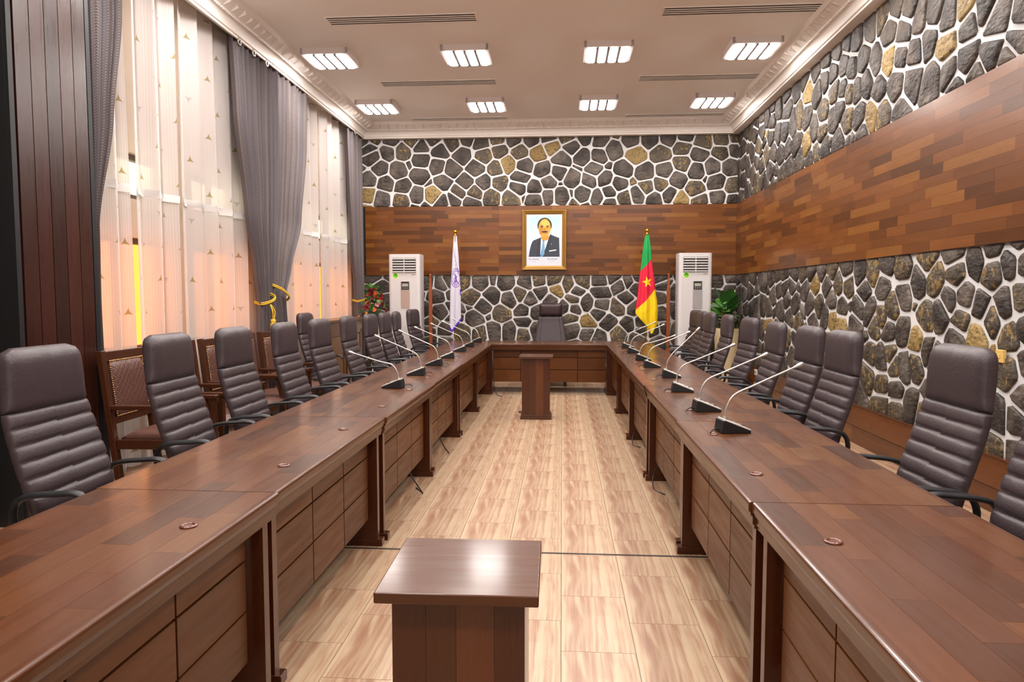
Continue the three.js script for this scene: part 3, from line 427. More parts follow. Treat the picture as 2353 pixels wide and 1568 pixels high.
function buildSection(o, L, cols, legs, grommets, wide = 0.70) {
  const top = part('tabletop', box(0.652, 0.02, L - 0.006, 0, 0.727, 0), GROOVE, o);
  staves(top, -L / 2 + 0.002, L / 2 - 0.002, -0.327, 0.327, 7, [0.25, 0.35, 0.45, 0.6, 0.8], 0.012, 'zx', TABLE, (m, u, v) => m.position.set(v, 0.744, u));
  const mg = extrudeZ(mould, L - 0.004);
  part('edge_moulding', mg, TABLE[1], o); part('edge_moulding', mg.clone().rotateY(Math.PI), TABLE[1], o);
  const z0 = cols[0], z1 = cols[cols.length - 1], rows = [0.170, 0.358, 0.541, 0.676];
  part('panel_backing', box(0.014, rows[3] - rows[0] - 0.004, z1 - z0 - 0.004, 0.252, (rows[0] + rows[3]) / 2, (z0 + z1) / 2), GROOVE, o);
  for (let r = 0; r < 3; r++) for (let c = 0; c < cols.length - 1; c++) { const w = cols[c + 1] - cols[c] - 0.010, h = rows[r + 1] - rows[r] - 0.009; part('panel', slab(w, h, 0.018, 'zy', c * 0.5 + rnd(), r * 0.2 + rnd()).rotateY(Math.PI), pick(PANEL), o).position.set(0.265, (rows[r] + rows[r + 1]) / 2, (cols[c] + cols[c + 1]) / 2); }
  for (const z of legs) { part('leg', slab(0.655, 0.42, 0.042, 'yx', rnd(), rnd()), LEGW, o).position.set(0.105, 0.3675, z); part('foot', rbox(0.46, 0.042, 0.06, 0.004, 0.112, 0.021, z), LEGW, o); }
  for (const z of grommets) { const g = part('grommet', ringGeo, RINGM, o, 'round brown cable grommet'); g.position.set(0.22, 0.7515, z); }
}
const secCols = [-0.665, -0.222, 0.222, 0.665];
const SIDES = [['curtain', -1.03 - 0.35, 0], ['stone wall', 0.655 + 0.35, Math.PI]];
for (const [side, x, turn] of SIDES) for (let k = 0; k < 6; k++) {
  const d = 10.28 - SEC * (k + 0.5);
  const o = thing('conference_table', `reddish-brown table section with panelled front, ${ORD[k]} from the head desk on the ${side} side`, 'table', x + [0, 0.004, -0.003, 0.005, -0.004, 0.006][k], 0.0, d, turn, 'long conference table sections');
  buildSection(o, SEC, secCols, [-0.735, 0.735], [-0.4, 0.4]);
  if (k === 5) o.position.y = 0;
}
{
  const o = thing('head_desk', 'wide head desk joining the two table rows before the stone back wall', 'desk', -0.1875, 0, 10.638, -Math.PI / 2);
  buildSection(o, 3.085, [-0.84, -0.425, 0.425, 0.84], [-1.5, -0.87, 0.87, 1.5], [-1.0, 0.1, 1.0]);
}
// pedestals standing in the aisle
function pedestal(label, x, d, turn) {
  const o = thing('wooden_pedestal', label, 'pedestal', x, 0, d, turn, 'wooden pedestals in the aisle');
  part('top', (() => { const g = rbox(0.4, 0.028, 0.385, 0.004, 0, 0.736, 0, 2), p = g.attributes.position, uv = g.attributes.uv; for (let i = 0; i < p.count; i++) uv.setXY(i, p.getX(i) * 1.2, p.getZ(i) * 1.2 + p.getY(i)); return g; })(), TABLE[1], o);
  const widths = [0.085, 0.075, 0.095, 0.075];
  let u = -0.165; widths.forEach((w, k) => { for (const s of [1, -1]) { const m = part('board', slab(0.682, w - 0.0008, 0.018, 'yx', k * 0.31 + 0.1, k * 0.4), [LEGW, TABLE[3], RAIL, LEGW][k], o); m.position.set(s * (u + w / 2), 0.381, s * 0.141); if (s < 0) m.rotation.y = Math.PI; } u += w; });
  for (const s of [-1, 1]) part('side', slab(0.682, 0.264, 0.018, 'yz', 0.2, 0.5), LEGW, o).position.set(s * 0.156, 0.381, 0);
  part('plinth', merge([rbox(0.37, 0.03, 0.34, 0.004, 0, 0.015, 0), rbox(0.352, 0.022, 0.32, 0.004, 0, 0.04, 0)]), TABLE[3], o);
  return o;
}
pedestal('wooden pedestal box with glossy square top seen from above at the aisle mouth', -0.254, 1.805, 0.012);
pedestal('narrow wooden pedestal box standing before the head desk', -0.303, 8.32, 0);

// ================================================================ microphones
function mic(label, x, d, turn, kind, cableTo) {
  const o = thing('conference_microphone', label, 'microphone', x, TH + 0.001, d, turn, 'gooseneck microphones on the tables');
  const s = new THREE.Shape(); s.moveTo(-0.075, 0); s.lineTo(0.075, 0); s.lineTo(0.075, 0.008); s.lineTo(-0.062, 0.062); s.lineTo(-0.07, 0.06); s.lineTo(-0.078, 0.004); s.lineTo(-0.075, 0);
  if (!mic.body) { mic.body = new THREE.ExtrudeGeometry(s, { depth: 0.1, bevelEnabled: true, bevelSize: 0.003, bevelThickness: 0.003, bevelSegments: 2 }).translate(0, 0.003, -0.05); const q = Math.atan2(0.054, 0.137); mic.plate = rbox(0.15, 0.008, 0.104, 0.003).rotateZ(-q).translate(0.008, 0.042, 0); mic.key = rbox(0.012, 0.004, 0.016, 0.001).rotateZ(-q); mic.collar = cyl(0.009, 0.013, 0.02, 12, -0.045, 0.072, 0); mic.head = new THREE.LatheGeometry([[0.0001, -0.03], [0.007, -0.03], [0.008, -0.012], [0.011, -0.008], [0.012, 0.012], [0.009, 0.024], [0.0001, 0.027]].map((p) => new THREE.Vector2(...p)), 14); }
  part('base', mic.body, M.plastic, o); part('top_plate', mic.plate, M.micplate, o);
  for (let k = 0; k < 4; k++) part('key', mic.key, k === 1 ? M.plastic : M.steel, o).position.set(0.045 - (k >> 1) * 0.03, 0.036 + (k >> 1) * 0.011, (k & 1 ? 1 : -1) * 0.022);
  part('collar', mic.collar, M.steel, o);
  const K = [[[0, 0], [0.008, 0.05], [0.045, 0.115], [0.16, 0.17], [0.38, 0.265]], [[0, 0], [0.01, 0.06], [0.05, 0.13], [0.13, 0.21], [0.25, 0.33]], [[0, 0], [0.01, 0.04], [0.05, 0.10], [0.16, 0.13], [0.36, 0.19]]][kind];
  const pts = K.map((p) => V(p[0] - 0.045, p[1] + 0.075, 0));
  part('gooseneck', tube(pts, 0.0052, 40, 8), M.steel, o);
  const a = pts[4].clone().sub(pts[3]).normalize(), h = part('mic_head', mic.head, M.steel, o); h.position.copy(pts[4]).addScaledVector(a, 0.02); h.quaternion.setFromUnitVectors(V(0, 1, 0), a);
  part('cable', tube([V(-0.075, 0.012, 0.02), V(-0.10, 0.022, 0.03), V(-0.125, 0.02, 0.045), V(-0.14, 0.006, 0.05)], 0.0035, 16, 6), M.black, o);
  return o;
}
const micR = [[3.70, 0], [4.37, 0], [5.24, 0], [6.15, 1], [7.0, 0], [7.74, 2], [8.75, 0], [9.55, 0]], micL = [[5.30, 2], [6.16, 0], [7.03, 0], [7.86, 0], [8.84, 0], [9.62, 0], [10.55, 0]];
micR.forEach(([d, k], i) => mic(`silver gooseneck microphone on black wedge, ${ORD[micR.length - 1 - i]} from the head desk on the stone wall side`, 0.90 + (i === 3 ? 0.06 : 0), d, rr(-0.12, 0.18), k));
micL.forEach(([d, k], i) => mic(i === 6 ? 'silver gooseneck microphone on the corner of the head desk by the white flag' : `silver gooseneck microphone on black wedge, ${ORD[5 - i]} from the head desk on the curtain side`, -1.305, d, Math.PI + rr(-0.2, 0.12), k));
// ================================================================ chairs
// closed loft: rows of rounded-rectangle loops along a path; each row {c:[x,y], n:[nx,ny] (front normal), w half width, f front depth, b back depth}
function loft(rows, m = 28, ew = 7, et = 3.2) {
  const p = [], uv = [], id = [], n = rows.length;
  rows.forEach((r, j) => { for (let i = 0; i <= m; i++) { const a = 2 * Math.PI * i / m, ca = Math.cos(a), sa = Math.sin(a); const k = Math.sign(ca) * Math.pow(Math.abs(ca), 2 / et), z = r.w * Math.sign(sa) * Math.pow(Math.abs(sa), 2 / ew), t = k > 0 ? k * r.f : k * r.b; p.push(r.c[0] + r.n[0] * t, r.c[1] + r.n[1] * t, z); uv.push(z, r.c[1] + i * 0.001); } });
  for (let j = 0; j < n - 1; j++) for (let i = 0; i < m; i++) { const a = j * (m + 1) + i, b = a + 1, c = a + m + 1, e = c + 1; id.push(a, c, b, b, c, e); }
  for (const [j, f] of [[0, 0], [n - 1, 1]]) { const k = p.length / 3; p.push(rows[j].c[0], rows[j].c[1], 0); uv.push(0, 0); for (let i = 0; i < m; i++) { const a = j * (m + 1) + i; if (f) id.push(a, k, a + 1); else id.push(a, a + 1, k); } }
  const g = new THREE.BufferGeometry(); g.setAttribute('position', new THREE.Float32BufferAttribute(p, 3)); g.setAttribute('uv', new THREE.Float32BufferAttribute(uv, 2)); g.setIndex(id); g.computeVertexNormals(); return g;
}
const backCurve = new THREE.CatmullRomCurve3([V(-0.17, 0.40, 0), V(-0.165, 0.52, 0), V(-0.19, 0.66, 0), V(-0.24, 0.82, 0), V(-0.285, 0.98, 0), V(-0.305, 1.12, 0), V(-0.312, 1.25, 0)]);
function rowAt(t) { const c = backCurve.getPoint(t), g = backCurve.getTangent(t); return { c: [c.x, c.y], n: [g.y, -g.x] }; }
function tAtY(y) { let a = 0, b = 1; for (let k = 0; k < 30; k++) { const m = (a + b) / 2; if (backCurve.getPoint(m).y < y) a = m; else b = m; } return a; }
const wAt = (y) => 0.232 + 0.02 * Math.sin(Math.PI * Math.min(1, Math.max(0, (y - 0.45) / 0.6))) - 0.012 * Math.max(0, (y - 0.95) / 0.3);
function highBack() {
  const rib = 0.0665, y0 = 0.455, nr = 9, rows = [], head = [];
  for (let r = 0; r < nr; r++) for (let k = 0; k < 7; k++) { const q = k / 7, y = y0 + (r + q) * rib; if (y > 0.992) break; const o = rowAt(tAtY(y)); rows.push({ ...o, w: wAt(y) - (k ? 0 : 0.003), f: 0.028 + 0.012 * Math.pow(Math.sin(Math.PI * Math.min(1, q * 0.86 + 0.07)), 0.6) - (k ? 0 : 0.006), b: 0.03 }); }
  for (let k = 0; k <= 16; k++) { const q = k / 16, y = 0.985 + 0.265 * q, o = rowAt(tAtY(y)); const top = q > 0.72 ? Math.sqrt(Math.max(0.0, 1 - Math.pow((q - 0.72) / 0.28, 2.8))) : 1, lo = Math.min(1, q / 0.10); head.push({ ...o, w: (wAt(y) - 0.002) * (0.76 + 0.24 * top) - 0.006 * q - (k ? 0 : 0.006), f: (0.030 + 0.030 * Math.pow(lo, 0.5) * Math.pow(Math.sin(Math.PI * Math.min(1, 0.12 + q * 0.62)), 1.2)) * (0.25 + 0.75 * top), b: 0.03 * (0.3 + 0.7 * top) }); }
  return [loft(rows), loft(head)];
}
function chairBase(o, seatY) {
  part('gas_lift', merge([cyl(0.025, 0.025, 0.2, 14, 0, 0.25, 0), cyl(0.035, 0.045, 0.08, 14, 0, 0.13, 0)]), M.plastic, o);
  for (let k = 0; k < 5; k++) { const a = k * 2 * Math.PI / 5 + 0.3, g = tube([V(0, 0.125, 0), V(0.16 * Math.cos(a), 0.115, 0.16 * Math.sin(a)), V(0.3 * Math.cos(a), 0.085, 0.3 * Math.sin(a))], 0.02, 8, 8); const l = part('base_leg', g, M.plastic, o); part('caster', merge([cyl(0.028, 0.028, 0.02, 14).rotateX(Math.PI / 2).translate(0, 0, 0.014), cyl(0.028, 0.028, 0.02, 14).rotateX(Math.PI / 2).translate(0, 0, -0.014), cyl(0.012, 0.012, 0.05, 8, 0, 0.035, 0)]), M.black, l).position.set(0.3 * Math.cos(a), 0.0285, 0.3 * Math.sin(a)); }
}
function flatTube(pts, w, h, seg = 28) { const g = new THREE.TubeGeometry(new THREE.CatmullRomCurve3(pts, false, 'centripetal'), seg, 0.5, 10); const c = new THREE.CatmullRomCurve3(pts, false, 'centripetal'), p = g.attributes.position; for (let j = 0; j <= seg; j++) { const q = c.getPointAt(j / seg); for (let i = 0; i <= 10; i++) { const k = j * 11 + i; const dx = p.getX(k) - q.x, dy = p.getY(k) - q.y, dz = p.getZ(k) - q.z; p.setXYZ(k, q.x + dx * h * 2, q.y + dy * h * 2, q.z + dz * w * 2); } } g.computeVertexNormals(); return g; }
const [ribGeo, headGeo] = highBack();
function makeHighChair() {
  const o = new THREE.Group(); o.name = 'conference_chair'; scene.add(o);
  part('backrest', ribGeo, LEATHER, o); part('headrest', headGeo, LEATHER, o, 'smooth padded headrest');
  const seat = []; for (let k = 0; k <= 14; k++) { const x = -0.19 + 0.47 * k / 14, e = k / 14; const end = Math.min(1, Math.sqrt(Math.max(0.02, 1 - Math.pow(Math.abs(e - 0.5) * 2, 6)))); seat.push({ c: [x, 0.44 - 0.02 * e * e], n: [0, 1], w: 0.245 * (0.9 + 0.1 * end), f: 0.045 * end, b: 0.035 * end }); }
  part('seat', loft(seat), LEATHER, o);
  for (const s of [-1, 1]) part('armrest', flatTube([V(-0.11, 0.42, s * 0.25), V(-0.19, 0.47, s * 0.27), V(-0.225, 0.58, s * 0.285), V(-0.2, 0.655, s * 0.288), V(-0.14, 0.678, s * 0.288), V(-0.04, 0.688, s * 0.288), V(0.035, 0.692, s * 0.285), V(0.07, 0.68, s * 0.285), V(0.08, 0.65, s * 0.285)], 0.02, 0.0125), M.plastic, o);
  part('arm_bracket', merge([box(0.05, 0.02, 0.54, -0.1, 0.415, 0)]), M.plastic, o);
  part('tilt_plate', box(0.2, 0.04, 0.16, 0.02, 0.37, 0), M.plastic, o);
  chairBase(o, 0.44);
  return o;
}
let proto = null;
function highChair(xTop, d, turn, label, group) {
  const o = proto ? copyOf(proto) : (proto = makeHighChair()); if (o === proto) o.name = numbered('conference_chair');
  tag(o, label, 'chair', group); const k = turn; o.position.set(xTop + 0.312 * Math.cos(k), 0, -d - 0.312 * Math.sin(k)); o.rotation.y = k; return o;
}
const CL = [[2.84, -2.25, 0], [3.81, -2.25, 0.02], [4.6, -2.25, 0], [5.47, -2.25, 0.02], [6.29, -2.25, -0.02], [7.15, -2.25, 0.03], [8.0, -2.25, 0], [8.67, -2.25, 0], [9.32, -2.26, 0.1], [10.85, -2.36, -0.15]];
CL.forEach(([d, x, t], i) => highChair(x, d, t, `ribbed brown leather high-back chair, ${ORD[9 - i]} from the head desk on the curtain side`, 'high-back chairs along the curtain side'));
const CR = [[2.50, 1.80, 0.04], [3.15, 1.75, 0], [4.44, 1.76, 0], [5.06, 1.77, 0], [5.87, 1.78, -0.05], [6.98, 1.86, 0.04], [8.08, 1.90, -0.03], [9.05, 1.91, 0], [9.72, 1.94, 0], [10.6, 2.02, 0.1]];
CR.forEach(([d, x, t], i) => highChair(x, d, Math.PI + t, `ribbed brown leather high-back chair, ${ORD[9 - i]} from the head desk on the stone wall side`, 'high-back chairs along the stone wall side'));
highChair(-3.2, 8.45, 0, 'ribbed brown leather high-back chair standing apart against the sheers beside the wooden armchairs');

// executive chair behind the head desk
{
  const o = thing('executive_chair', 'dark leather executive chair with padded headrest behind the head desk', 'chair', -0.185, 0, 11.42, -Math.PI / 2);
  const c = new THREE.CatmullRomCurve3([V(-0.14, 0.44, 0), V(-0.135, 0.6, 0), V(-0.17, 0.85, 0), V(-0.2, 1.08, 0), V(-0.205, 1.335, 0)]), yy = (y) => { let a = 0, b = 1; for (let k = 0; k < 30; k++) { const m = (a + b) / 2; if (c.getPoint(m).y < y) a = m; else b = m; } return a; };
  const R = (y, w, f, b) => { const t = yy(y), p = c.getPoint(t), g = c.getTangent(t); return { c: [p.x, p.y], n: [g.y, -g.x], w, f, b }; };
  const rows = []; for (let k = 0; k <= 20; k++) { const q = k / 20, y = 0.5 + 0.63 * q; rows.push(R(y, 0.29 - 0.095 * Math.pow(q, 1.4), (0.04) * (k === 20 ? 0.4 : 1), 0.035)); }
  part('backrest', loft(rows), LEATHER, o);
  for (const s of [-1, 1]) part('seam', tube([0, 0.25, 0.5, 0.75, 1].map((q) => { const y = 0.52 + 0.59 * q, t = yy(y), p = c.getPoint(t), g = c.getTangent(t); return V(p.x + g.y * 0.041, p.y - g.x * 0.041, s * (0.2 - 0.06 * q)); }), 0.003, 16, 5), LEATHERD, o);
  const hd = []; for (let k = 0; k <= 14; k++) { const q = k / 14, y = 1.12 + 0.215 * q, e = Math.sqrt(Math.max(0.02, 1 - Math.pow(Math.abs(q - 0.5) * 2, 5))); hd.push(R(y, 0.178 + 0.02 * e - 0.01 * q, 0.025 + 0.05 * e, 0.04 * e)); }
  part('headrest', loft(hd), LEATHERD, o, 'darker padded headrest');
  const seat = []; for (let k = 0; k <= 12; k++) { const e = k / 12, q = Math.sqrt(Math.max(0.02, 1 - Math.pow(Math.abs(e - 0.5) * 2, 6))); seat.push({ c: [-0.2 + 0.5 * e, 0.47], n: [0, 1], w: 0.27, f: 0.05 * q, b: 0.04 * q }); }
  part('seat', loft(seat), LEATHER, o);
  for (const s of [-1, 1]) part('armrest', flatTube([V(-0.12, 0.47, s * 0.3), V(-0.14, 0.6, s * 0.31), V(-0.08, 0.68, s * 0.31), V(0.12, 0.68, s * 0.31), V(0.17, 0.64, s * 0.31), V(0.12, 0.5, s * 0.29)], 0.025, 0.015), M.plastic, o);
  part('tilt_plate', box(0.2, 0.05, 0.2, 0, 0.4, 0), M.plastic, o);
  chairBase(o, 0.44);
}
// wooden armchairs along the curtains
function makeArmchair() {
  const o = new THREE.Group(); o.name = 'wooden_armchair'; scene.add(o); const q = -0.13, W = 0.265;
  for (const s of [-1, 1]) {
    part('leg', rbox(0.045, 0.66, 0.045, 0.006, 0.235, 0.33, s * W), CHAIRW, o);
    const st = part('leg', rbox(0.045, 1.08, 0.05, 0.006, 0, 0.54, 0), CHAIRW, o); st.position.set(-0.2, 0, s * (W - 0.01)); st.rotation.z = 0.115; st.geometry = st.geometry.clone();
    part('armrest', rbox(0.52, 0.032, 0.06, 0.008, 0.01, 0.672, s * W), CHAIRW, o);
    const br = part('arm_support', rbox(0.03, 0.2, 0.03, 0.005, 0, 0, 0), CHAIRW, o); br.position.set(0.19, 0.57, s * W); br.rotation.z = 0.25;
    part('seat_rail', rbox(0.46, 0.07, 0.03, 0.005, 0.01, 0.405, s * (W - 0.005)), CHAIRW, o);
  }
  part('seat_rail', rbox(0.03, 0.07, 0.52, 0.005, 0.235, 0.405, 0), CHAIRW, o);
  const cushion = []; for (let k = 0; k <= 10; k++) { const e = k / 10, f = Math.sqrt(Math.max(0.03, 1 - Math.pow(Math.abs(e - 0.5) * 2, 5))); cushion.push({ c: [-0.2 + 0.455 * e, 0.445], n: [0, 1], w: 0.245, f: 0.045 * f, b: 0.02 }); }
  part('seat', loft(cushion, 24, 6, 2.6), QUILTSEAT, o, 'brown leather seat');
  const b = part('top_rail', rbox(0.042, 0.075, 0.49, 0.008, 0, 1.035, 0), CHAIRW, o); b.position.set(-0.2, 0, 0); b.rotation.z = 0.115; const b2 = part('back_rail', rbox(0.036, 0.05, 0.47, 0.006, 0, 0.57, 0), CHAIRW, o); b2.position.copy(b.position); b2.rotation.z = 0.115;
  const pad = []; for (let k = 0; k <= 10; k++) { const e = k / 10, f = Math.sqrt(Math.max(0.05, 1 - Math.pow(Math.abs(e - 0.5) * 2, 4))); pad.push({ c: [0, 0.595 + 0.405 * e], n: [1, 0], w: 0.205, f: 0.014 + 0.03 * f, b: 0.018 }); }
  const pd = part('backrest', loft(pad, 24, 9, 2.4), QUILT, o, 'quilted brown leather back panel'); pd.position.set(-0.2, 0, 0); pd.rotation.z = 0.115;
  const n = [], s0 = new THREE.SphereGeometry(0.0065, 5, 4); for (let k = 0; k < 26; k++) for (const s of [-1, 1]) n.push(s0.clone().translate(0.022, 0.6 + 0.4 * k / 25, s * 0.203)); for (let k = 1; k < 26; k++) for (const y of [0.6, 1.0]) n.push(s0.clone().translate(0.022, y, -0.203 + 0.406 * k / 26));
  const nm = part('nail_trim', merge(n), M.brass, o, 'row of brass nailheads'); nm.position.set(-0.2, 0, 0); nm.rotation.z = 0.115;
  return o;
}
{
  let p = null; [4.97, 5.65, 6.34, 6.95, 7.58].forEach((d, i) => { const o = p ? copyOf(p) : (p = makeArmchair()); if (o === p) o.name = numbered('wooden_armchair'); tag(o, `wooden armchair with brown leather seat and nailhead back, ${ORD[i]} from the plank pillar`, 'armchair', 'wooden armchairs along the curtains'); o.position.set(-2.95, 0, -d); o.rotation.y = [0.03, -0.04, 0.02, 0.05, -0.03][i]; });
}
// ================================================================ objects along the back wall
function airConditioner(label, x, d, mirror, accent) {
  const o = thing('air_conditioner', label, 'air conditioner', x, 0, d, 0, 'tall white floor-standing air conditioners');
  const H = 2.14, W = 0.52, D = 0.32;
  const s = new THREE.Shape(); s.moveTo(-W / 2, -D); s.lineTo(W / 2, -D); s.lineTo(W / 2, -0.05); s.quadraticCurveTo(W / 2, 0, W / 2 - 0.05, 0); s.lineTo(-W / 2 + 0.05, 0); s.quadraticCurveTo(-W / 2, 0, -W / 2, -0.05); s.lineTo(-W / 2, -D);
  const body = new THREE.ExtrudeGeometry(s, { depth: H, bevelEnabled: false, curveSegments: 6 }).rotateX(-Math.PI / 2); body.scale(1, 1, -1); { const id = body.index; const p = body.attributes.position; } 
  const bg = merge([new THREE.ExtrudeGeometry(s, { depth: H, bevelEnabled: false, curveSegments: 6 }).rotateX(Math.PI / 2).translate(0, H, 0)]);
  part('body', bg, M.acwhite, o);
  part('outlet_recess', box(0.385, 0.245, 0.004, 0, H - 0.185, 0.001), M.vent, o);
  for (let k = 0; k < 6; k++) { const l = part('louvre', rbox(0.38, 0.02, 0.016, 0.004), M.acwhite, o); l.position.set(0, H - 0.29 + k * 0.042, 0.008); l.rotation.x = 0.5; }
  part('louvre_divider', box(0.012, 0.245, 0.02, 0, H - 0.185, 0.006), M.acwhite, o);
  const px = 0.015 + (mirror ? 0.02 : 0), pl = part('front_plate', rbox(0.148, 0.44, 0.006, 0.003, px, 1.475, 0.003), accent, o);
  part('control_panel', rbox(0.125, 0.13, 0.006, 0.003, px, 1.625, 0.007), M.black, pl); part('display', box(0.1, 0.05, 0.002, px, 1.635, 0.0112), DISPLAY, pl); for (let k = -1; k <= 1; k++) part('button', cyl(0.01, 0.01, 0.004, 10).rotateX(Math.PI / 2).translate(px + k * 0.034, 1.585, 0.0112), M.acgrey, pl);
  part('brand_mark', box(0.05, 0.008, 0.001, px, 1.52, 0.0066), M.acgrey, pl);
  part('sticker', new THREE.CircleGeometry(0.056, 20).translate(-0.145, 1.79, 0.0015), STICKER, o, 'round green sticker');
  part('small_print', box(0.07, 0.018, 0.001, 0.155, H - 0.335, 0.001), M.acbeige, o);
  const gr = part('intake_grille', box(0.44, 0.4, 0.004, 0, 0.32, 0.001), M.acgrey, o); for (let k = 0; k < 16; k++) part('intake_bar', box(0.01, 0.4, 0.008, -0.2 + k * 0.0267, 0.32, 0.004), M.acwhite, gr);
  return o;
}
const DISPLAY = new THREE.MeshStandardMaterial({ color: '#a7a79a', roughness: 0.2 });
const STICKER = new THREE.MeshStandardMaterial({ roughness: 0.4, map: canvasTex(128, 128, (c) => { c.fillStyle = '#e6e2e2'; c.fillRect(0, 0, 128, 128); c.fillStyle = '#cbe23c'; for (let k = 0; k < 12; k++) { c.beginPath(); c.ellipse(64 + 46 * Math.cos(k * 0.52), 66 + 46 * Math.sin(k * 0.52), 16, 9, k * 0.52, 0, 7); c.fill(); } c.fillStyle = '#3fa51c'; c.beginPath(); c.arc(64, 64, 42, 0, 7); c.fill(); c.fillStyle = '#7fd02c'; c.beginPath(); c.ellipse(58, 78, 30, 18, 0.2, 0, 7); c.fill(); c.strokeStyle = '#1f6a10'; c.lineWidth = 5; c.beginPath(); c.arc(70, 56, 16, 0, 5); c.stroke(); }) });
airConditioner('tall white air conditioner with beige front plate beside the white flag', -2.575, 11.28, false, M.acbeige);
airConditioner('tall white air conditioner with grey front plate beside the tricolour flag', 2.115, 11.28, true, M.acgrey);

// portrait in a gilt frame
{
  const o = thing('framed_portrait', 'gilt framed portrait print of a man in dark suit and blue tie', 'picture', -0.305, 1.895, DB - 0.04);
  const W = 0.755, Hh = 1.02;
  const bar = (L) => { const s = new THREE.Shape(); s.moveTo(0, 0); s.lineTo(0, 0.03); s.quadraticCurveTo(0.012, 0.05, 0.03, 0.034); s.lineTo(0.04, 0.03); s.lineTo(0.045, 0.036); s.lineTo(0.075, 0.02); s.lineTo(0.08, 0.0); s.lineTo(0, 0); return new THREE.ExtrudeGeometry(s, { depth: L, bevelEnabled: false, curveSegments: 5 }); };
  const v = (x, sgn) => { const g = bar(Hh); g.rotateX(-Math.PI / 2); const m = new THREE.Matrix4().makeBasis(V(sgn, 0, 0), V(0, 1, 0), V(0, 0, 1)); return g; };
  const mk = (L, ang, x, y) => { const g = bar(L).translate(0, 0, -L / 2); const m = new THREE.Matrix4().makeBasis(V(1, 0, 0), V(0, 0, 1), V(0, -1, 0)); g.applyMatrix4(m); g.rotateZ(ang).translate(x, y, 0); return g; };
  part('frame', merge([mk(Hh, 0, -W / 2, Hh / 2), mk(Hh, Math.PI, W / 2, Hh / 2), mk(W, Math.PI / 2, 0, 0), mk(W, -Math.PI / 2, 0, Hh)]), M.goldpaint, o, 'gilt picture frame');
  const print = canvasTex(768, 1120, (c, w, h) => {
    c.fillStyle = '#cbcfd9'; c.fillRect(0, 0, w, h);
    const g = c.createLinearGradient(0, 40, 0, 900); g.addColorStop(0, '#a9d3e6'); g.addColorStop(0.6, '#cdd6e4'); c.fillStyle = g; c.fillRect(50, 55, 668, 865);
    c.fillStyle = '#2c3340'; c.beginPath(); c.moveTo(55, 920); c.quadraticCurveTo(90, 640, 150, 570); c.lineTo(310, 505); c.lineTo(500, 430); c.quadraticCurveTo(620, 490, 700, 515); c.lineTo(712, 920); c.fill();
    c.fillStyle = '#232935'; c.beginPath(); c.moveTo(500, 430); c.lineTo(560, 500); c.lineTo(430, 840); c.lineTo(360, 920); c.lineTo(390, 800); c.fill(); c.beginPath(); c.moveTo(310, 505); c.lineTo(270, 700); c.lineTo(290, 920); c.lineTo(220, 920); c.lineTo(240, 600); c.fill();
    c.fillStyle = '#d8dbe2'; c.beginPath(); c.moveTo(318, 492); c.lineTo(510, 420); c.lineTo(405, 760); c.lineTo(300, 880); c.fill();
    c.fillStyle = '#3f88bd'; c.beginPath(); c.moveTo(345, 548); c.lineTo(405, 545); c.lineTo(385, 610); c.lineTo(400, 770); c.lineTo(350, 920); c.lineTo(300, 920); c.lineTo(352, 610); c.fill(); c.strokeStyle = '#a8cfe6'; c.lineWidth = 9; for (let k = 0; k < 9; k++) { c.beginPath(); c.moveTo(315 + (9 - k) * 3, 900 - k * 36); c.lineTo(392, 850 - k * 33); c.stroke(); }
    c.fillStyle = '#c98a2c'; c.beginPath(); c.ellipse(400, 500, 85, 70, 0, 0, 7); c.fill();
    c.fillStyle = '#201a18'; c.beginPath(); c.ellipse(392, 245, 152, 165, 0, 0, 7); c.fill();
    c.fillStyle = '#d8972e'; c.beginPath(); c.ellipse(392, 300, 128, 195, 0.02, 0, 7); c.fill();
    c.fillStyle = '#e6b455'; c.beginPath(); c.ellipse(400, 205, 92, 70, 0, 0, 7); c.fill(); c.fillStyle = '#b5761f'; c.beginPath(); c.ellipse(318, 340, 36, 110, 0.1, 0, 7); c.fill();
    c.fillStyle = '#2a1c12'; for (const x of [335, 452]) { c.beginPath(); c.ellipse(x, 258, 36, 9, x < 400 ? -0.1 : 0.1, 0, 7); c.fill(); c.beginPath(); c.ellipse(x, 284, 26, 10, 0, 0, 7); c.fill(); }
    c.fillStyle = '#c17f24'; c.beginPath(); c.ellipse(394, 335, 36, 26, 0, 0, 7); c.fill(); c.fillStyle = '#221510'; c.beginPath(); c.ellipse(394, 383, 66, 20, 0, 0, 7); c.fill(); c.fillStyle = '#a4643a'; c.beginPath(); c.ellipse(394, 408, 40, 14, 0, 0, 7); c.fill();
    c.fillStyle = '#f2f4f8'; c.save(); c.translate(565, 785); c.rotate(-0.16); c.fillRect(-75, -11, 150, 22); c.restore(); c.fillRect(532, 640, 12, 12);
    c.fillStyle = '#3c3c46'; for (const x of [58, 452]) { for (let k = 0; k < 9; k++) c.fillRect(x + k * 24, 962, k === 2 ? 8 : 18, 13); c.fillStyle = '#8a8a94'; c.fillRect(x + 20, 996, 180, 4); c.fillRect(x + 60, 1020, 90, 4); c.fillStyle = '#3c3c46'; }
  });
  part('print', box(0.615, 0.88, 0.006, 0, Hh / 2, 0.012), new THREE.MeshPhysicalMaterial({ map: print, roughness: 0.35 }), o);
  part('backing', box(0.7, 0.96, 0.008, 0, Hh / 2, 0.004), M.black, o);
}
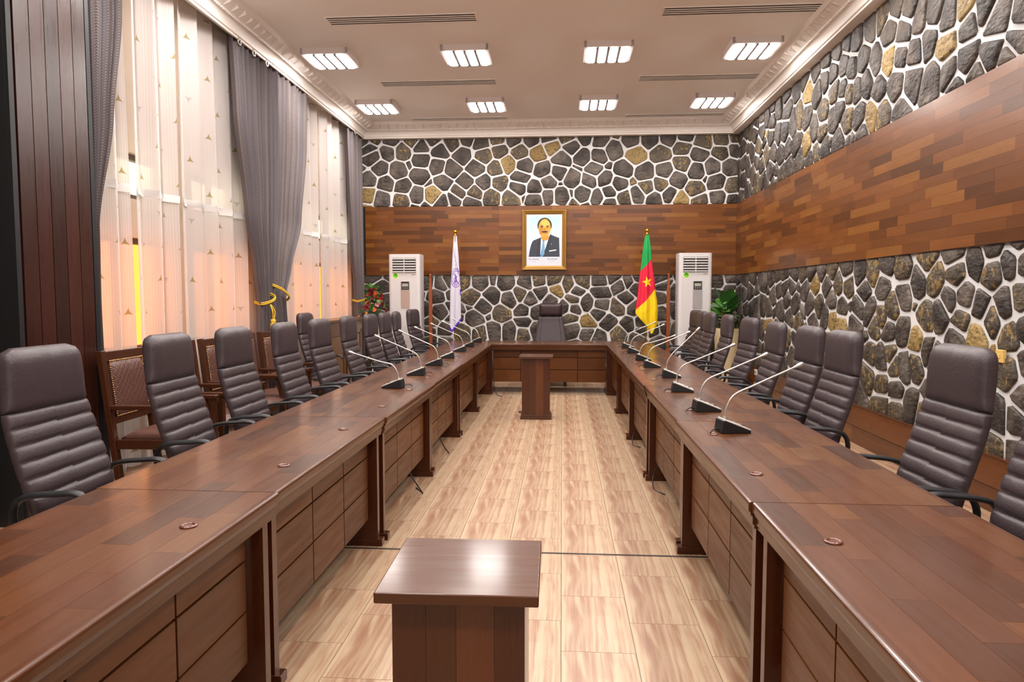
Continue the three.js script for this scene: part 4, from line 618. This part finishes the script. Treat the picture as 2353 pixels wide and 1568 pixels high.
// flags on gilt poles
function flag(label, x, d, L, R, bottom, tex, ph, folds) {
  const o = thing('flag_on_pole', label, 'flag', x, 0, d, 0);
  const yT = 2.44;
  part('pole', cyl(0.012, 0.012, 2.45, 12, 0, 1.235, 0), M.gold, o);
  part('finial', merge([new THREE.SphereGeometry(0.033, 16, 12).translate(0, 2.505, 0), cyl(0.014, 0.02, 0.03, 12, 0, 2.465, 0)]), M.gold, o, 'gold ball finial');
  part('stand', merge([cyl(0.16, 0.17, 0.03, 28, 0, 0.015, 0), cyl(0.03, 0.06, 0.08, 16, 0, 0.07, 0)]), M.gold, o);
  const f = (front) => surf(48, 60, (s, t) => { const yb = lerpk(bottom, 1 - s), y = yT + (yb - yT) * t, a = lerpk(L, y), b = lerpk(R, y), w = b - a; const env = Math.min(1, t * 6 + 0.15), edge = Math.pow(Math.sin(Math.PI * Math.min(0.999, Math.max(0.001, s))), 0.5); const z = front ? edge * (0.02 + w * 0.16) * env + w * 0.10 * edge * Math.sin(folds * 2 * Math.PI * s + ph + t * 1.2) : -edge * (0.015 + w * 0.1); return [a + w * s, y, z + 0.0, s, (y - 0.84) / (yT - 0.84)]; }, !front);
  part('cloth', merge([f(true).toNonIndexed(), f(false).toNonIndexed()]), new THREE.MeshPhysicalMaterial({ map: tex, roughness: 0.6, side: THREE.DoubleSide, sheen: 0.3 }), o);
}
// texture space: s across, v = height from the lowest tip to the top
const cam = canvasTex(512, 1024, (c, w, h) => {
  const Y = (t) => t * h; c.fillStyle = '#0b9a4a'; c.fillRect(0, 0, w, h);
  c.fillStyle = '#d8173b'; c.beginPath(); c.moveTo(0, Y(0.365)); c.lineTo(w, Y(0.235)); c.lineTo(w, h); c.lineTo(0, h); c.fill();
  c.fillStyle = '#f0cc08'; c.beginPath(); c.moveTo(0, Y(0.755)); c.lineTo(w, Y(0.535)); c.lineTo(w, h); c.lineTo(0, h); c.fill();
  c.save(); c.translate(w * 0.5, Y(0.475)); c.scale(1.72, 0.62); c.rotate(-0.22); c.fillStyle = '#f7d21c'; c.beginPath(); for (let k = 0; k < 10; k++) { const r = k % 2 ? 39 : 98, a = -Math.PI / 2 + k * Math.PI / 5; c.lineTo(r * Math.cos(a), r * Math.sin(a)); } c.fill(); c.restore();
});
const uni = canvasTex(512, 1024, (c, w, h) => {
  c.fillStyle = '#d3cfde'; c.fillRect(0, 0, w, h); c.fillStyle = '#5f3fb4';
  c.beginPath(); c.moveTo(150, 0); c.lineTo(210, 0); c.lineTo(330, 70); c.lineTo(270, 60); c.fill();
  c.save(); c.translate(90, 150); c.rotate(0.62); c.scale(2.2, 1); c.font = 'bold 62px serif'; c.fillStyle = '#5b3f8e'; c.fillText('NIVER', 0, 0); c.restore();
  c.save(); c.translate(300, 440); c.scale(2.9, 1); c.strokeStyle = '#6d3fae'; c.lineWidth = 7; for (const r of [98, 74]) { c.beginPath(); c.arc(0, 0, r, 0, 7); c.stroke(); } c.lineWidth = 4; for (let k = 0; k < 14; k++) { c.beginPath(); c.moveTo(76 * Math.cos(k * 0.45), 76 * Math.sin(k * 0.45)); c.lineTo(96 * Math.cos(k * 0.45), 96 * Math.sin(k * 0.45)); c.stroke(); } c.lineWidth = 9; for (let k = 0; k < 5; k++) { c.beginPath(); c.moveTo(-50 + k * 20, -50 + k * 8); c.quadraticCurveTo(30 - k * 10, 0, -40 + k * 22, 60); c.stroke(); } c.beginPath(); c.arc(-18, 22, 20, 0, 7); c.stroke(); c.restore();
  c.fillStyle = '#5b2fc0'; c.beginPath(); c.moveTo(0, 940); c.lineTo(130, 985); c.lineTo(512, 860); c.lineTo(512, 905); c.lineTo(120, 1024); c.lineTo(0, 1010); c.fill(); c.fillRect(480, 560, 32, 60);
});
const XF = -1.748, XC = 1.36;
flag('white flag with purple circular seal and purple hem hanging from gold pole', XF, 11.4, [[2.5, -0.022], [2.0, -0.055], [1.5, -0.09], [0.8, -0.105]], [[2.5, 0.022], [2.0, 0.06], [1.5, 0.085], [0.8, 0.09]], [[1, 0.93], [0.85, 0.85], [0, 1.04]], uni, 0.4, 1.5);
flag('green, red and yellow vertical striped flag with a yellow star on gold pole', XC, 11.4, [[2.5, -0.025], [2.1, -0.075], [1.6, -0.13], [1.2, -0.172], [1.1, -0.16], [0.8, -0.02]], [[2.5, 0.03], [2.1, 0.075], [1.6, 0.14], [1.25, 0.187], [1.0, 0.18], [0.8, 0.13]], [[1, 1.16], [0.35, 0.85], [0.25, 0.85], [0, 0.99]], cam, 1.0, 2.2);
// turned wooden standards
{
  const prof = [[0.0001, 1.82], [0.016, 1.815], [0.02, 1.80], [0.014, 1.785], [0.019, 1.775], [0.012, 1.76], [0.02, 1.735], [0.017, 1.70], [0.024, 1.69], [0.018, 1.675], [0.026, 1.6], [0.03, 1.55], [0.032, 1.0], [0.028, 0.86], [0.034, 0.85], [0.034, 0.83], [0.028, 0.82], [0.034, 0.4], [0.04, 0.1], [0.08, 0.05], [0.095, 0.03], [0.095, 0.0], [0.0001, 0.0]];
  [[-2.17, 'turned reddish-brown wooden standard between the white air conditioner and white flag'], [1.715, 'turned reddish-brown wooden standard between the tricolour flag and air conditioner']].forEach(([x, lab]) => { const o = thing('wooden_standard', lab, 'pole', x, 0, 11.42); part('shaft', new THREE.LatheGeometry(prof.map((p) => new THREE.Vector2(...p)), 20), M.poleWood, o); });
}
// wooden lectern counter by the sheers
{
  const o = thing('lectern_counter', 'golden-brown wooden lectern counter with recessed panel near the roses', 'lectern', -3.18, 0, 9.63);
  const L = 1.58, Hh = 1.1; part('body', slab(Hh, L, 0.24, 'yz', 0.1, 0.3), LECT[0], o).position.set(0, Hh / 2, 0);
  part('top_board', rbox(0.32, 0.035, L + 0.05, 0.008, 0, Hh + 0.0175, 0), LECT[1], o); part('top_rail', slab(L, 0.13, 0.02, 'zy', 0, 0).rotateY(Math.PI), LECT[1], o).position.set(0.13, Hh - 0.07, 0);
  for (const z of [-0.40, 0.40]) { const f = part('panel_frame', merge([box(0.02, 0.05, 0.66, 0.13, 0.94, z), box(0.02, 0.05, 0.66, 0.13, 0.12, z), box(0.02, 0.87, 0.05, 0.13, 0.53, z - 0.33), box(0.02, 0.87, 0.05, 0.13, 0.53, z + 0.33)]), LECT[1], o); part('recessed_panel', slab(0.74, 0.56, 0.012, 'yz', 0.4, 0.1), LECT[0], f).position.set(0.126, 0.53, z); }
}
// flowers
const leafGeo = (L, W, bend) => surf(4, 7, (s, t) => { const w = W * Math.pow(Math.sin(Math.PI * Math.min(0.98, t * 0.94 + 0.04)), 0.8), x = (s - 0.5) * 2 * w; return [x, L * t - bend * t * t * 0.4, bend * t * t + Math.abs(s - 0.5) * w * 0.5, s, t]; });
const green = (h) => new THREE.MeshStandardMaterial({ color: h, roughness: 0.5, side: THREE.DoubleSide });
const GREENS = ['#2a5a20', '#3f7429', '#66903d', '#1b421a', '#4f8232'].map(green);
const petal = (h) => new THREE.MeshStandardMaterial({ color: h, roughness: 0.6, side: THREE.DoubleSide });
const ROSE = { red: petal('#8f0f1a'), dark: petal('#6d0b14'), pink: petal('#d98f94'), white: petal('#e8e2d8'), orange: petal('#d9641e'), yellow: petal('#e0b030') };
function roseGeo(r) { const g = []; for (let k = 0; k < 9; k++) { const a = k * 2.4, rad = r * (0.25 + 0.75 * k / 9), q = leafGeo(rad * 1.3, rad * 0.8, rad * 0.35); q.rotateX(0.25 + 0.1 * k).translate(0, -r * 0.2, rad * 0.12).rotateY(a); g.push(q.toNonIndexed()); } return merge(g); }
const roseG = [roseGeo(0.058), roseGeo(0.046), roseGeo(0.034)], lg = [leafGeo(0.09, 0.028, 0.03), leafGeo(0.07, 0.024, 0.02), leafGeo(0.06, 0.02, 0.025)];
function bunch(o, n, list, cx, y0, R, Hh, leaves) {
  for (let k = 0; k < n; k++) { const t = k / n, a = k * 2.399, rad = R * Math.sqrt(rr(0.05, 1)) * (1 - 0.75 * t), y = y0 + Hh * t + rr(-0.03, 0.03); const [m, gi, nm] = list[k % list.length]; const f = part(nm, roseG[gi], m, o); f.position.set(cx + rad * Math.cos(a), y, rad * 0.7 * Math.sin(a)); f.rotation.set(rr(0.2, 0.9) * (Math.sin(a) > -0.5 ? 1 : -1), rr(0, 6), -0.7 * Math.cos(a)); }
  for (let k = 0; k < leaves; k++) { const t = rnd() ** 1.3, a = rr(0, 6.28), rad = R * Math.sqrt(rr(0.02, 1.1)) * (1 - 0.72 * t); const f = part('leaf', pick(lg), pick(GREENS), o); f.position.set(cx + rad * Math.cos(a), y0 - 0.05 + (Hh + 0.06) * t, rad * 0.7 * Math.sin(a)); f.rotation.set(rr(-0.4, 1.3), rr(0, 6.28), -Math.cos(a) * rr(0.2, 1.5)); }
}
{
  const v = thing('flower_vase', 'tall cream floor vase holding the rose bouquet in the corner', 'vase', -2.97, 0, 11.02); part('vessel', new THREE.LatheGeometry([[0.0001, 0], [0.14, 0], [0.15, 0.03], [0.11, 0.12], [0.09, 0.5], [0.12, 0.85], [0.14, 0.95], [0.155, 1.02], [0.145, 1.025], [0.12, 0.94], [0.0001, 0.92]].map((p) => new THREE.Vector2(...p)), 24), M.vase, v);
  const o = thing('rose_bouquet', 'bouquet of red and pink roses with green leaves in the corner', 'flowers', -2.97, 1.0, 11.02);
  bunch(o, 34, [[ROSE.red, 0, 'rose'], [ROSE.pink, 2, 'rosebud'], [ROSE.dark, 0, 'rose'], [ROSE.red, 1, 'rose'], [ROSE.pink, 1, 'rose'], [ROSE.orange, 2, 'rosebud']], -0.06, 0.05, 0.3, 0.54, 150);
  part('stems', merge([0, 1, 2, 3, 4, 5].map((k) => tube([V(0, -0.08, 0), V(0.05 * Math.cos(k), 0.15, 0.05 * Math.sin(k)), V(0.12 * Math.cos(k * 1.3) - 0.03, 0.45 + 0.03 * k, 0.06 * Math.sin(k))], 0.005, 8, 5))), GREENS[3], o);
}
{
  const pz = thing('planter', 'tall tapered beige planter in the stone corner', 'planter', 2.54, 0, 10.98); const s = 0.155; const g = new THREE.CylinderGeometry(0.22, 0.15, 0.96, 4, 1).rotateY(Math.PI / 4).translate(0, 0.48, 0); part('vessel', g, M.planter, pz); part('soil', box(0.27, 0.01, 0.27, 0, 0.962, 0), M.joint, pz);
  const o = thing('leafy_plant', 'leafy green plant arrangement with small white and red flowers in beige planter', 'plant', 2.54, 0.968, 10.98);
  const big = [leafGeo(0.3, 0.085, 0.1), leafGeo(0.25, 0.075, 0.12), leafGeo(0.36, 0.08, 0.06)];
  for (let k = 0; k < 22; k++) { const a = k * 2.399, tilt = 0.3 + 0.8 * (k / 22); const f = part('large_leaf', big[k % 3], GREENS[[1, 4, 0, 2, 1, 0][k % 6]], o); f.position.set(0.04 * Math.cos(a) - 0.02, 0.38 - 0.32 * k / 22, 0.04 * Math.sin(a)); f.rotation.order = 'YXZ'; f.rotation.set(tilt, a, 0); }
  part('stems', merge([0, 1, 2, 3].map((k) => tube([V(0.02 * k - 0.03, -0.0, 0), V(0.02 * k - 0.03, 0.2, 0.02), V(0.01 * k - 0.03, 0.42, 0)], 0.008, 8, 5))), GREENS[3], o);
  bunch(o, 12, [[ROSE.white, 2, 'flower'], [ROSE.red, 1, 'flower'], [ROSE.yellow, 2, 'flower'], [ROSE.dark, 1, 'flower']], 0.03, 0.03, 0.22, 0.2, 70);
}
// wall fittings, floor cables
[[10.56, 0.323, 0.125, 'white double socket on the wooden skirting nearer the planter'], [8.18, 0.293, 0.15, 'white double socket on the wooden skirting further from the planter']].forEach(([d, y, w, lab]) => { const o = thing('wall_socket', lab, 'socket', XR - 0.038, y, d); part('plate', rbox(0.012, 0.085, w, 0.003, -0.004, 0, 0), M.socket, o); for (const s of [-1, 1]) { part('outlet', cyl(0.022, 0.022, 0.006, 16).rotateZ(Math.PI / 2).translate(-0.009, 0, s * w * 0.22), M.acgrey, o); } });
{ const o = thing('light_switch', 'small beige-yellow switch plate on the stone side wall', 'switch', XR - 0.032, 1.065, 4.81); part('plate', rbox(0.02, 0.085, 0.085, 0.003), M.switchy, o); part('rocker', rbox(0.006, 0.03, 0.02, 0.002, -0.012, 0, 0), M.switchy, o); }
const cables = [[[-1.13, 0.17, 5.02], [-1.06, 0.08, 4.98], [-1.02, 0.006, 5.0], [-1.1, 0.006, 5.15], 'black cable loop trailing under the third table section on the curtain side'], [[-1.13, 0.17, 6.3], [-1.08, 0.07, 6.3], [-1.04, 0.006, 6.32], [-1.1, 0.006, 6.5], 'black cable loop trailing under the second table section on the curtain side'], [[-1.0, 0.14, 10.2], [-0.98, 0.06, 10.18], [-0.92, 0.006, 10.05], [-0.86, 0.006, 10.0], 'black cable hanging in the corner under the head desk'], [[0.75, 0.17, 5.35], [0.71, 0.08, 5.35], [0.70, 0.006, 5.25], [0.76, 0.006, 5.1], 'black cable hanging under the table row on the stone wall side, nearer the entrance'], [[0.75, 0.17, 6.9], [0.71, 0.08, 6.9], [0.70, 0.006, 6.8], [0.76, 0.006, 6.7], 'black cable hanging under the table row on the stone wall side, nearer the head desk'], [[-0.44, 0.02, 8.55], [-0.52, 0.006, 8.6], [-0.53, 0.006, 8.68], [-0.4, 0.006, 8.78], 'black cable looping out beside the narrow wooden pedestal']];
cables.forEach((c) => { const p = c.slice(0, 4), o = thing('floor_cable', c[4], 'cable', p[2][0], 0, p[2][2]); part('wire', tube(p.map((q) => V(q[0] - p[2][0], q[1], -(q[2] - p[2][2]))), 0.005, 20, 6), M.black, o); });

renderer.render(scene, camera);
